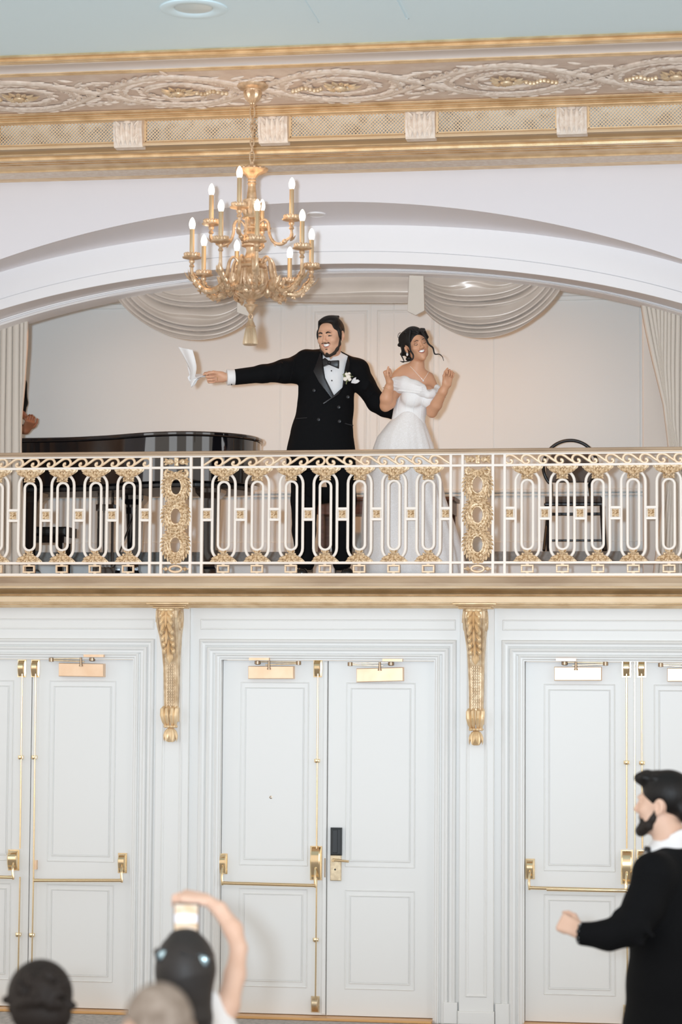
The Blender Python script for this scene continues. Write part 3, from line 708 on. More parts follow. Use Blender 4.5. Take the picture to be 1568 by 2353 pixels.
def f_ros(x):
    b=MB(); hw=.0225; b.box((x-hw,YR-.008,zr-.0255),(x+hw,YR+.008,zr+.0255),bev=.003)
    for a in range(4):
        t=PI/4+a*PI/2; b.leaf((x+.004*math.cos(t),YR-.012,zr+.004*math.sin(t)),(math.cos(t),-.15,math.sin(t)),(0,-1,0),.027,.020,curl=.1,h=.006)
        t+=PI/4; b.leaf((x+.004*math.cos(t),YR-.010,zr+.004*math.sin(t)),(math.cos(t),-.1,math.sin(t)),(0,-1,0),.019,.012,h=.004)
    b.ell((x,YR-.018,zr),(.0065,.006,.0065),nu=8,nv=6); return b.build('rosette',GOLDC,rail,True)
def f_top(x):
    b=MB(); z0=ZR(1075)
    b.lathe([(.098,z0),(.094,z0-.012),(.070,z0-.030),(.046,z0-.044),(.024,z0-.062),(.018,z0-.070),(.030,z0-.080),(.012,z0-.088)],(x,YR,0),40,flute=14,fa=.07,sy=.30)
    for sg in (-1,1):
        for j in range(4): b.leaf((x+sg*.008,YR-.022,z0-.060+j*.004),(sg*(.25+.55*j),-.1,.9-.12*j),(0,-1,0),.06+.008*j,.024,curl=.06,h=.009)
        b.ell((x+sg*.030,YR-.018,z0-.066),(.010,.010,.010),nu=8,nv=6); b.leaf((x,YR-.015,z0-.066),(sg*.8,-.1,-.35),(0,-1,0),.045,.018,h=.007)
    b.leaf((x,YR-.024,z0-.060),(0,-.1,1),(0,-1,0),.055,.02,h=.01); b.ell((x,YR-.026,z0-.066),(.012,.010,.011),nu=8,nv=6); return b.build('upper_palmette',GOLDC,rail,True)
def f_bot(x):
    b=MB(); z0=ZR(1291)
    b.lathe([(.088,z0),(.086,z0+.006),(.066,z0+.026),(.038,z0+.044),(.020,z0+.052),(.016,z0+.058),(.026,z0+.070),(.012,z0+.076)],(x,YR,0),40,flute=14,fa=.07,sy=.32)
    for sg in (-1,1):
        for j in range(4): b.leaf((x+sg*.008,YR-.022,z0+.048-j*.003),(sg*(.3+.5*j),-.1,-.85+.12*j),(0,-1,0),.052+.007*j,.024,curl=.08,h=.009)
        b.ell((x+sg*.028,YR-.018,z0+.050),(.010,.009,.009),nu=8,nv=6); b.leaf((x,YR-.016,z0+.055),(sg*.7,-.1,.6),(0,-1,0),.035,.014,h=.006)
    b.leaf((x,YR-.026,z0+.046),(0,-.1,-1),(0,-1,0),.045,.02,h=.01); return b.build('lower_palmette',GOLDC,rail,True)
zq=ZR(1307)
def f_rect(x):
    b=MB(); w2,h2,t_=.042,.0262,.0105
    b.box((x-w2,YR-.011,zq+h2-t_),(x+w2,YR+.011,zq+h2),bev=.002); b.box((x-w2,YR-.011,zq-h2),(x+w2,YR+.011,zq-h2+t_),bev=.002)
    for sg in (-1,1): b.box((x+sg*w2-(t_ if sg>0 else 0),YR-.011,zq-h2+t_),(x+sg*w2+(t_ if sg<0 else 0),YR+.011,zq+h2-t_),bev=.002)
    b.box((x-.010,YR-.004,zq+h2),(x+.010,YR+.004,zb3-.008)); b.box((x-.010,YR-.004,zb4+.01),(x+.010,YR+.004,zq-h2)); return b.build('square_link',GOLDR,rail)
for bc in (bayL,X748,bayR):
    for k in range(-3,4):
        x=bc+k*pit
        if x<XL+.4+.2 or x>XR-.4: continue
        px_=(np.array([x,YR,zr])-CAM); u=CX+F*(px_@RT)/(px_@FW)
        if u<-90 or u>1660: continue
        once('b',x,f_bal); once('t',x,f_top); once('o',x,f_bot); once('q',x,f_rect)
        once('l',x-pit/2,f_link); once('r',x-pit/2,f_ros)
    for k in (3,):
        x=bc+k*pit+pit/2; px_=(np.array([x,YR,zr])-CAM); u=CX+F*(px_@RT)/(px_@FW)
        if -40<u<1620: once('l',x,f_link); once('r',x,f_ros)
# running scroll
zs0,zs1=zb2+.006,zb1-.010; hh=zs1-zs0
unit=[(-.02,.06),(.18,.25),(.42,.52),(.66,.82),(.88,.97),(1.08,.92),(1.20,.70),(1.22,.45),(1.14,.20),(1.0,.07),(.86,.10),(.78,.26),(.83,.42),(.93,.44)]
from mathutils import geometry as _g
def smoothp(P,n=4):
    P=np.array(P,float); t=np.arange(len(P)); tt=np.linspace(0,len(P)-1,(len(P)-1)*n+1); out=[]
    for q in tt:
        i=min(int(q),len(P)-2); u=q-i; p0=P[max(i-1,0)];p1=P[i];p2=P[i+1];p3=P[min(i+2,len(P)-1)]
        out.append(.5*((2*p1)+(-p0+p2)*u+(2*p0-5*p1+4*p2-p3)*u*u+(-p0+3*p1-3*p2+p3)*u**3))
    return np.array(out)
US=smoothp([(a,0,c) for a,c in unit],3)
sp_=.109
def scroll_run(x0,x1,direction):
    b=MB(); n=max(1,int(round((x1-x0)/sp_))); s=(x1-x0)/n
    for i in range(n):
        U=US.copy(); 
        if direction>0: X=x0+(i-.12+U[:,0])*s
        else: X=x1-(i-.12+U[:,0])*s
        P=np.stack([X,np.full(len(X),YR),zs0+U[:,2]*hh],1); r=np.interp(np.linspace(0,1,len(P)),[0,.1,.45,.85,.95,1],[.004,.0085,.009,.0085,.011,.010]); b.tube(P,r,6,flat=.9,ref=(0,1,0))
    return b.build('running_scroll',GOLDR,rail,True)
hb=W0-o2-.012
scroll_run(bayL-.4,bayL+hb,1); scroll_run(X748-hb,X748-.02,1); scroll_run(X748+.02,X748+hb,-1); scroll_run(bayR-hb,bayR+.5,-1)
# wreath panels
def wreath(wc):
    zt1=ZR(1082); 
    cz=[ZR(1117),ZR(1185),ZR(1252)]; rx,rz=.060,.078
    for i,zc in enumerate(cz):
        b=MB(); P=[(wc+rx*math.cos(a)*1.0,YR,zc+rz*math.sin(a)) for a in np.linspace(0,2*PI,41)[:-1]]; b.tube(P,.024,8,closed=True,flat=.6,ref=(0,1,0))
        P=[(wc+(rx-.022)*math.cos(a),YR-.012,zc+(rz-.022)*math.sin(a)) for a in np.linspace(0,2*PI,41)[:-1]]; b.tube(P,.006,6,closed=True)
        for j in range(26):
            for lay in (0,1,2):
                u=(j+.33*lay)/26.; a=-PI/2+(2*PI*u); sgn=1 if math.cos(a)>0 else -1
                T=np.array([-math.sin(a)*rx,0,math.cos(a)*rz]); T/=np.linalg.norm(T); T*=-sgn if i==0 else -sgn
                O=np.array([math.cos(a),0,math.sin(a)]); off=(-.012,.004,.018)[lay]
                p=np.array([wc+(rx+off)*math.cos(a),YR-.013+.004*abs(lay-1),zc+(rz+off)*math.sin(a)])
                b.leaf(p,T+O*(-.25,.1,.55)[lay],(0,-1,0),.048,.017,curl=.12,h=.006)
        for a in (.1,PI-.1,-1.2): 
            for q in range(3): b.ell((wc+(rx+.004)*math.cos(a)+.006*(q-1),YR-.026,zc+(rz+.004)*math.sin(a)+.008*(q%2)),(.007,.006,.007),nu=6,nv=4)
        b.build('laurel_wreath',GOLDC,rail,True)
    b=MB(); z_=zt1
    for sg in (-1,1):
        b.tube(smoothp([(wc,YR-.01,z_-.008),(wc+sg*.03,YR-.012,z_-.018),(wc+sg*.062,YR-.01,z_-.032),(wc+sg*.078,YR-.008,z_-.012),(wc+sg*.070,YR-.006,z_+.006),(wc+sg*.058,YR,z_+.012)]),.011,8)
        for j in range(3): b.leaf((wc+sg*.004,YR-.018,z_-.006),(sg*(1.2-.5*j),-.1,-.7-.2*j),(0,-1,0),.05,.026,curl=.1,h=.01)
    b.build('leaf_crest',GOLDC,rail,True)
    b=MB(); zc=(zb1+zb2)/2
    b.box((wc-.014,YR-.014,zc-.028),(wc+.014,YR+.012,zc+.028),bev=.004)
    b.ell((wc,YR-.016,zc),(.006,.005,.012),nu=8,nv=6)
    for sg in (-1,1):
        b.ell((wc+sg*.042,YR-.004,zc),(.026,.014,.020)); b.ell((wc+sg*.038,YR-.016,zc+.003),(.008,.006,.008))
        for j in range(3): b.leaf((wc+sg*.055,YR-.008,zc),(sg*1,-.1,.9-.9*j),(0,-1,0),.035,.02,h=.007)
    b.build('carved_clasp',GOLDC,rail,True)
    b=MB(); P=[(wc+.042*math.cos(a),YR,zq+.021*math.sin(a)) for a in np.linspace(0,2*PI,33)[:-1]]; b.tube(P,.0085,8,closed=True,flat=1.2,ref=(0,1,0))
    b.build('oval_link',GOLDR,rail,True)
    for sg in (-1,1): b=MB(); b.ell((wc+sg*.066,YR-.004,zq),(.014,.014,.014)); b.tube([(wc+sg*.05,YR,zq),(wc+sg*.09,YR,zq)],.005,6); b.build('ball_pin',GOLDC,rail,True)
for wc in wx: wreath(wc)
# ---------------------------------------------------------------- chandelier
YC=14.05
pc=onz(581,192,ZF); YC=float(pc[1]); XC=float(pc[0])
kC=1/sc(581,450,YC)
def zc(py): return float(at(581,py,YC)[2])
ch=thing('chandelier','gilded twelve light candle chandelier hanging from the frieze','chandelier',(XC,YC,ZF))
LZ=lambda pts:[(r*kC,zc(y)) for r,y in pts]
b=MB(); b.lathe([(x,min(z,ZF)) for x,z in LZ([(0,189),(35,191),(37,196),(35,201),(30,205),(20,207),(19,210)])],(XC,YC,0),36)
b.lathe(LZ([(18,208),(20,214),(18,224),(13,232),(8,236),(6,240),(7,243),(4,246)]),(XC,YC,0),36,flute=9,fa=.09)
b.build('ceiling_canopy',CHG,ch,True)
b=MB(); y=246; k=0
while y<372:
    L=15 if k%3 else 24; zt_=zc(y); zb=zc(y+L); cz_=(zt_+zb)/2; hz=(zt_-zb)/2+.005; hx_=.011+.003*(k%3==0)
    P=[]
    for a in np.linspace(0,2*PI,17)[:-1]:
        c_,s_=math.cos(a),math.sin(a); P.append((XC+hx_*c_,YC,cz_+hz*s_) if k%2==0 else (XC,YC+hx_*c_,cz_+hz*s_))
    b.tube(P,.0042,6,closed=True); y+=L-1; k+=1
b.build('chain',CHG,ch,True)
b=MB(); b.lathe(LZ([(2,371),(5,373),(4,378),(12,380),(14,384),(26,386),(34,388),(37,391),(34,395),(26,398),(16,402),(12,407),(9,411)]),(XC,YC,0),40,flute=12,fa=.05)
for a in np.linspace(0,2*PI,17)[:-1]: b.ell((XC+33*kC*math.cos(a),YC+33*kC*math.sin(a),zc(389)),(.012,.012,.010),nu=6,nv=5)
b.build('crown_cup',CHG,ch,True)
b=MB(); b.lathe(LZ([(9,408),(9,413),(11,415),(9,417),(9,420),(11,422),(9,425),(9,430),(12,458),(14,462)]),(XC,YC,0),28); b.build('tapered_shaft',CHG,ch,True)
b=MB(); b.lathe(LZ([(18,459),(18,464),(16,480),(17,494),(19,499)]),(XC,YC,0),40,flute=8,fa=.06); b.lathe(LZ([(12,497),(22,500),(23,503),(12,506),(8,512),(9,518),(16,522),(17,526),(10,530),(14,536),(18,540),(15,546)]),(XC,YC,0),36)
for a in np.linspace(0,2*PI,9)[:-1]: b.leaf((XC+16*kC*math.cos(a),YC+16*kC*math.sin(a),zc(498)),(math.cos(a)*.1,math.sin(a)*.1,1),(math.cos(a),math.sin(a),0),.10,.035,curl=.12,h=.01)
b.build('leaf_collar',CHG,ch,True)
b=MB(); b.lathe(LZ([(15,545),(20,549),(21,554),(17,558),(22,562),(22,566),(13,569),(11,575),(13,585),(17,594)]),(XC,YC,0),40,flute=12,fa=.04)
for a in np.linspace(0,2*PI,25)[:-1]: b.ell((XC+21*kC*math.cos(a),YC+21*kC*math.sin(a),zc(556)),(.007,.007,.009),nu=6,nv=4)
b.build('gadrooned_knop',CHG,ch,True)
b=MB(); b.lathe(LZ([(18,593),(30,597),(32,603),(28,606),(34,610),(35,615),(30,619),(33,622)]),(XC,YC,0),40)
b.lathe(LZ([(33,620),(37,632),(38,645),(34,660),(27,670),(25,672)]),(XC,YC,0),96,flute=24,fa=.045)
for a in np.linspace(0,2*PI,33)[:-1]: b.ell((XC+30*kC*math.cos(a),YC+30*kC*math.sin(a),zc(599)),(.006,.006,.006),nu=6,nv=4)
b.build('fluted_urn',CHG,ch,True)
b=MB(); b.lathe(LZ([(28,668),(27,674),(20,683),(12,688),(9,691)]),(XC,YC,0),40,flute=10,fa=.06)
for a in np.linspace(0,2*PI,11)[:-1]: b.leaf((XC+9*kC*math.cos(a),YC+9*kC*math.sin(a),zc(688)),(math.cos(a)*1.0,math.sin(a)*1.0,.9),(math.cos(a),math.sin(a),-.8),.075,.04,curl=.25,h=.010)
b.lathe(LZ([(9,690),(12,692),(9,695),(8,698),(15,700),(16,703),(11,706),(9,712),(5,718),(3,722)]),(XC,YC,0),28,flute=8,fa=.05)
b.build('urn_finial',CHG,ch,True)
b=MB(); P=[(XC+.012*math.cos(a),YC,zc(727)+.014*math.sin(a)) for a in np.linspace(0,2*PI,17)[:-1]]; b.tube(P,.004,6,closed=True); b.build('ring',CHG,ch,True)
b=MB(); b.lathe(LZ([(3,731),(5,733),(5,737),(8,742),(10,748),(12,750),(9,753)]),(XC,YC,0),20,flute=8,fa=.08); b.lathe(LZ([(9,752),(11,754),(14,770),(16.5,785),(16.5,791),(14,793),(0,792)]),(XC,YC,0),96,flute=24,fa=.05); b.build('tassel',mat('cast_tassel_gold',(.56,.42,.28),.4,.6),ch,True)
def arm(ang,Rr,ytop,ybob,r_drop,low,py_attach):
    """ang: 0 = towards the camera, + = picture right"""
    ca,sa=math.cos(ang),math.sin(ang)
    D=RT*sa-np.array([FW[0],FW[1],0])*ca; D[2]=0; D/=np.linalg.norm(D)
    U=np.array([0,0,1.]); c0=np.array([XC,YC,0])
    P2=lambda r,y:c0+D*r*kC+U*zc(y)
    sub=MB_empty('candle_arm',ch)
    zcup=ybob
    b=MB()
    if low: pts=[(26,612),(34,598),(44,594),(52,606),(56,630),(66,655),(86,672),(108,674),(124,662),(Rr-3,645),(Rr,632),(Rr,zcup+8)]
    else: pts=[(10,530),(20,512),(32,506),(40,515),(42,535),(48,552),(60,562),(74,562),(84,553),(Rr,545),(Rr,528),(Rr,zcup+8)]
    P=smoothp([P2(r,y) for r,y in pts],5); n=len(P); rr=np.interp(np.linspace(0,1,n),[0,.25,.5,.75,1],[.007,.009 if low else .009,.019 if low else .010,.017 if low else .009,.008])
    b.tube(P,rr,8)
    sd=np.cross(D,U); rg=np.random.default_rng(int(ang*100)+999)
    for i in range(int(n*(.50 if low else .25)),int(n*.86),2):
        t=P[min(i+1,n-1)]-P[i-1]; t/=np.linalg.norm(t)
        nn=np.cross(sd,t)
        for q in (0,1,2) if low else ((0,) if i%4==0 else ()):
            v=nn*math.cos(q*2.1+i)+sd*math.sin(q*2.1+i)
            b.leaf(P[i]+v*rr[i]*.75,t*(1 if i%4<2 else -1)+v*(.16 if (i+q)%3 else .45),v,.034 if low else .022,.024 if low else .013,curl=.12,h=.007)
    # scroll end and volutes
    e=P2(Rr+4,640 if low else 548)
    for q in range(2): b.leaf(P2(Rr-4,655 if low else 556),D*1.0+U*(.9-.5*q),-U+D*.5,.075 if low else .05,.03,curl=-.45,h=.006)
    b.ell(P2(Rr-16,655 if low else 557),(.016,.016,.016))
    if low:
        # acanthus husk wrapped around the upper bend
        for q in range(1,6):
            v=sd*math.sin((q-3)*.42)+D*math.cos((q-3)*.42)*.9; b.leaf(P2(60,668)+v*.022,U*1.0+v*.22,v,.085-.008*abs(q-3),.036,curl=.22,h=.012)
            if q%2: b.leaf(P2(62,676)+v*.028,U*.7+v*.5,v,.055,.030,curl=.5,h=.009)
        b.ell(P2(60,660),(.030,.030,.042),nu=12,nv=9)
    b.build('arm_scroll',CHG,sub,True)
    c=P2(Rr,0); c[2]=0; z0=zc(zcup)
    b=MB(); q=[(.009,z0-.062),(.016,z0-.055),(.014,z0-.046),(.009,z0-.040),(.017,z0-.028),(.017,z0-.020),(.012,z0-.012),(.032,z0-.010),(.055,z0-.004),(.058,z0+.002),(.050,z0+.004),(.018,z0+.005)]
    b.lathe(q,c,28); b.lathe([(.020,z0+.003),(.046,z0+.006),(.047,z0+.018),(.040,z0+.019),(.018,z0+.010)],c,40,flute=16,fa=.06)
    for a in np.linspace(0,2*PI,17)[:-1]: b.ell(c+np.array([.043*math.cos(a),.043*math.sin(a),z0+.020]),(.008,.008,.009),nu=6,nv=4)
    b.build('drip_pan',CHG,sub,True)
    zt_=zc(ytop); b=MB(); b.lathe([(.018,z0+.006),(.017,z0+.016),(.0145,z0+.018),(.0140,zt_-.002),(.0125,zt_)],c,20); b.build('candle_sleeve',CHC,sub,True)
    b=MB(); prof=[(.0115,zt_-.001),(.0155,zt_+.010),(.0185,zt_+.024),(.0180,zt_+.036),(.0135,zt_+.052),(.0070,zt_+.064),(.0025,zt_+.069)]; b.lathe(prof,c,16); b.build('flame_bulb',BULB,sub,True)
#            angle, pixel y of sleeve top, pixel y of pan
for a,yt_,yp in ((7.4,511,579),(57.4,521,583),(99,546,611),(142,573,631),(-164,553,615),(-126,551,619),(-72,535,600),(-27,510,577)):
    yy=yt_; arm(R(a),140,yt_+0,yp,0,True,612)
for a,yt_,yp in ((80,437,507),(-15,427,494),(167,466,508),(-98,446,513)):
    arm(R(a),94,yt_,yp,0,False,530)
for a in (57,-27): 
    pass
lp=lamp('bulb_glow','POINT',(XC,YC,zc(500)),9,(1,.66,.36),.3); lp.parent=ch; lp.matrix_parent_inverse=Matrix.Translation(-ch.location)
# ---------------------------------------------------------------- drapery
def swag(name,L,Rr,sagf,Y0,nf,amp,label,nu=72,nv=150,skew=0.,ph=0.,bulge=.10):
    """L(v),Rr(v): pixel end points; sagf(v): pixel sag; folds run between the ends"""
    P=np.zeros((nv,nu,3)); rg=np.random.default_rng(abs(hash(label))%1000+3) if False else np.random.default_rng(len(label))
    wob=[(rg.random()*6,rg.random()*2*PI) for _ in range(4)]
    for i in range(nv):
        v=i/(nv-1); l=np.array(L(v)); r=np.array(Rr(v))
        for j in range(nu):
            u=j/(nu-1); s_=4*u*(1-u); s_=s_**.85*(1+skew*(u-.5))
            x=l[0]+(r[0]-l[0])*u; y=l[1]+(r[1]-l[1])*u+sagf(v)*s_
            # folds: phase drifts along the swag so the creases converge irregularly
            e=v**1.25+.045*math.sin(3*u+wob[0][1])*v+.02*math.sin(7*u*(1+.3*v)+wob[1][1])+.05*math.sin(2.2*v*6.3+1)*math.sin(2.5*u+.4)
            fid=int(max(0,(e*nf+ph))); a=amp*(.62+.38*math.sin(fid*2.3+wob[2][0]*.4*u+wob[2][1]))*min(1,2.2*v+.10)*(.55+.45*s_)
            t=(e*nf+ph)%1.0
            fold=(t/.80 if t<.80 else (1-t)/.20); fold=fold*fold*(3-2*fold)
            yy=Y0-a*fold-bulge*math.sin(PI*min(1,u))*.5*v
            P[i,j]=at(x,y,yy)
    b=MB(); b.grid(P); o=b.build(name,SATIN,smooth=True,ang=180)
    md=o.modifiers.new('s','SOLIDIFY'); md.thickness=.004
    return tag(o,label,'drapery')
lp_=lambda a,b_:(lambda v:(a[0]+(b_[0]-a[0])*v,a[1]+(b_[1]-a[1])*v))
YS=16.98
swag('swag',lambda v:(380-111*v**.9,650+35*v),lambda v:(548+26*v,630+103*v),lambda v:8+62*v,YS,7.4,.062,'taupe satin swag hanging left of the chandelier tassel')
swag('swag',lp_((560,624),(566,690)),lp_((943,622),(941,696)),lambda v:1+1.5*v,YS,1.35,.06,'flat taupe satin valance stretched between the two tabs',bulge=.02)
swag('swag',lambda v:(972+4*v,624+88*v),lambda v:(1170+120*v**.9,636+26*v),lambda v:6+82*v,YS,7.9,.062,'taupe satin swag hanging right above the bride')
def tab(poly,label):
    b=MB(); P=[at(x,y,YS-.13) for x,y in poly]; b.prism([(p[0],p[2]) for p in P],YS-.14,YS-.115); o=b.build('valance_tab',LINEN); md=o.modifiers.new('b','BEVEL'); md.width=.004; md.segments=2; return tag(o,label,'drapery','linen tabs between the swags')
tab([(941,633),(974,634),(976,714),(956,725),(937,716)],'pale linen tab above the bride between two swags')
tab([(548,637),(583,637),(586,708),(571,727),(545,718)],'pale linen tab partly behind the chandelier')
def curtain(name,edges,label,mats=LINEN,Y0=16.95,amp=.035,seg=6):
    """edges: list of pleat edge polylines, each {y:x}; pleats bulge between neighbouring edges"""
    ys=np.linspace(0,1,40); rows=[]
    E_=[]
    for pl in edges:
        yv=np.linspace(pl[0][1],pl[-1][1],40); xv=np.interp(yv,[q[1] for q in pl],[q[0] for q in pl]); E_.append(np.stack([xv,yv],1))
    P=[]
    for i in range(40):
        row=[]
        for k in range(len(E_)-1):
            for j in range(seg):
                u=j/seg; x,y=E_[k][i]*(1-u)+E_[k+1][i]*u; row.append(at(x,y,Y0+.02-amp*math.sin(PI*u)**.6))
        x,y=E_[-1][i]; row.append(at(x,y,Y0+.02)); P.append(row)
    b=MB(); b.grid(np.array(P)); o=b.build(name,mats,smooth=True,ang=75); md=o.modifiers.new('s','SOLIDIFY'); md.thickness=.005
    return tag(o,label,'curtain')
ys0,ye=700,1336
curtain('curtain',[[(-60,ys0+30),(-62,ye)],[(-28,ys0+28),(-30,ye)],[(2,ys0+26),(-3,ye)],[(16,ys0+22),(11,1000),(12,ye)],[(29,ys0+18),(27,1000),(27,ye)],[(46,ys0+10),(45,900),(46,1050),(46,ye)],[(55,ys0+6),(52,880),(48,980),(56,ye)],[(65.5,ys0+2),(63,800),(57,885),(50,960),(47.5,1040),(60,ye)]],'straight pleated beige curtain at the left end of the arch')
curtain('curtain',[[(1470,678),(1482,750),(1500,830),(1525,930),(1538,1040),(1500,ye)],[(1483,680),(1497,760),(1515,850),(1532,930),(1543,1040),(1512,ye)],[(1492,682),(1506,760),(1520,850),(1535,940),(1546,1040),(1524,ye)],[(1506,690),(1517,800),(1526,880),(1537,960),(1548,1040),(1535,ye)],[(1518,694),(1519,800),(1527,880),(1540,970),(1550,1040),(1545,ye)],[(1527,697),(1525,850),(1536,970),(1552,1040),(1553,ye)],[(1535,699),(1533,850),(1541,970),(1554,1040),(1560,ye)],[(1543,701),(1542,850),(1545,970),(1556,1040),(1568,ye)],[(1554,705),(1551,850),(1552,970),(1559,1040),(1580,ye)],[(1565,709),(1563,820),(1562,950),(1562,1040),(1592,ye)],[(1590,718),(1588,850),(1582,960),(1574,1040),(1604,ye)],[(1620,730),(1620,850),(1600,960),(1590,1040),(1620,ye)]],'beige curtain gathered and tied back at the right end of the arch',amp=.03)
b=MB(); x0=at(1477,900,17.25)[0]; b.box((x0,17.25,Zfl),(x0+1.0,17.33,at(1477,742,17.25)[2]+.5),bev=.01); struct(b.build('wall_return',mat('return_wall_beige',(.70,.62,.55),.7)))
# ---------------------------------------------------------------- piano
def piano():
    zl=at(390,992,17.0)[2]; zf=Zfl; 
    pts=[(46,17.42),(50,17.36),(100,17.35),(170,17.32),(250,17.22),(320,17.07),(370,17.0),(420,16.98),(470,17.02),(520,17.12),(560,17.26),(590,17.46),(600,17.66),(596,17.84),(570,17.97),(520,18.02)]
    W=[(float(at(x,1010,Y)[0]),Y) for x,Y in pts]; xl=W[0][0]-.25; W=[(xl,17.42)]+W+[(xl,18.02)]
    Wn=smoothp([(x,y,0) for x,y in W[1:-1]],3); ol=[(W[0][0],W[0][1])]+[(p[0],p[1]) for p in Wn]+[(xl,18.02)]
    cx=np.mean([p[0] for p in ol]); cy=np.mean([p[1] for p in ol])
    def slab(b,z0,z1,ins,bv=.006):
        n=len(ol); O=np.array(ol); T=np.roll(O,-1,0)-np.roll(O,1,0); T/=np.linalg.norm(T,axis=1)[:,None]; Nn=np.stack([T[:,1],-T[:,0]],1)
        rings=[]
        for z,k in ((z0,-bv),(z0+bv,0),(z1-bv,0),(z1,-bv)):
            Q=O+Nn*(-ins+k); rings+= [(q[0],q[1],z) for q in Q]
        Fc=[(r*n+i,r*n+(i+1)%n,(r+1)*n+(i+1)%n,(r+1)*n+i) for r in range(3) for i in range(n)]+[tuple(range(n))[::-1],tuple(range(3*n,4*n))]
        b.add(rings,Fc)
    t=thing('grand_piano','black lacquered grand piano with closed lid behind the railing','piano',(cx,cy,zf))
    b=MB(); slab(b,zl-.030,zl,-.022,.008); b.build('lid',BLACKG,t,True,30)
    b=MB(); slab(b,zl-.36,zl-.031,0,.004); b.build('rim_case',BLACKG,t,True,30)
    b=MB(); slab(b,zl-.40,zl-.36,.06,.01)
    for (xa,ya,xb,yb) in ((-.2,17.5,.5,17.9),): pass
    b.build('soundboard_underside',BLACKM,t)
    def leg(x,Y,hw,curve=False):
        p=at(x,1200,Y); X=p[0]; zt_=zl-.37; b=MB()
        V=[];secs=[(zt_,1.7),(zt_-.06,1.55),(zt_-.10,1.05),(zf+.12,.72),(zf+.10,.95),(zf+.06,.95)]
        rows=[[(X-hw*k,Y-hw*k,z),(X+hw*k,Y-hw*k,z),(X+hw*k,Y+hw*k,z),(X-hw*k,Y+hw*k,z)] for z,k in secs]
        b.add([p_ for r in rows for p_ in r],[(4*i+j,4*i+(j+1)%4,4*i+4+(j+1)%4,4*i+4+j) for i in range(len(secs)-1) for j in range(4)]+[(3,2,1,0),tuple(range(4*len(secs)-4,4*len(secs)))])
        o=b.build('leg',BLACKG,t)
        b=MB(); 
        for s_ in(-1,1): b.lathe([(.0,-.008),(.022,-.008),(.026,0),(.022,.008),(0,.008)],(X+s_*.018,Y,zf+.028),16,ax=((0,1,0),(0,0,1),(1,0,0)))
        b.box((X-.02,Y-.02,zf+.03),(X+.02,Y+.02,zf+.065)); c=b.build('caster',BRASSD,o); c.matrix_parent_inverse=Matrix.Identity(4)
    leg(484,17.25,.060); leg(72,17.55,.062); leg(310,17.85,.055)
    b=MB(); zt_=zl-.37
    for x_ in (226,238,247,258): p=at(x_,1250,17.55); b.tube([(p[0],17.55,zt_),(p[0],17.55,zf+.12)],.010 if x_ in(226,258) else .005,8)
    p0,p1=at(216,1300,17.5),at(268,1300,17.5); b.box((p0[0],17.45,zf+.06),(p1[0],17.60,zf+.13),bev=.01); b.box((p0[0]+.02,17.46,zt_-.17),(p1[0]-.02,17.58,zt_-.12)) 
    b.tube([(p1[0]-.05,17.6,zf+.12),(p1[0]+.10,17.85,zt_)],.007,6); b.build('pedal_lyre',BLACKG,t)
    b=MB()
    for q in (-.05,0,.05): b.box(((p0[0]+p1[0])/2+q-.012,17.36,zf+.065),((p0[0]+p1[0])/2+q+.012,17.46,zf+.075),bev=.004)
    b.build('pedals',BRASS,t)
    # bench
    X0,X1=at(88,1200,17.55)[0],at(152,1200,17.55)[0]; zt_=at(120,1204,17.25)[2]
    t2=thing('piano_bench','black padded piano bench under the piano at the left','bench',((X0+X1)/2,17.7,zf))
    b=MB(); b.box((X0-.15,17.55,zt_-.07),(X1,17.85,zt_),bev=.02); b.build('padded_seat',mat('black_leather',(.012,.012,.012),.45),t2)
    b=MB(); b.box((X0-.13,17.57,zt_-.12),(X1-.02,17.83,zt_-.07)); b.build('apron',BLACKG,t2)
    for xx in (X0-.10,X1-.05):
        for yy in (17.59,17.81): b=MB(); b.box((xx-.018,yy-.018,zf),(xx+.018,yy+.018,zt_-.12)); b.build('leg',BLACKG,t2)
piano()
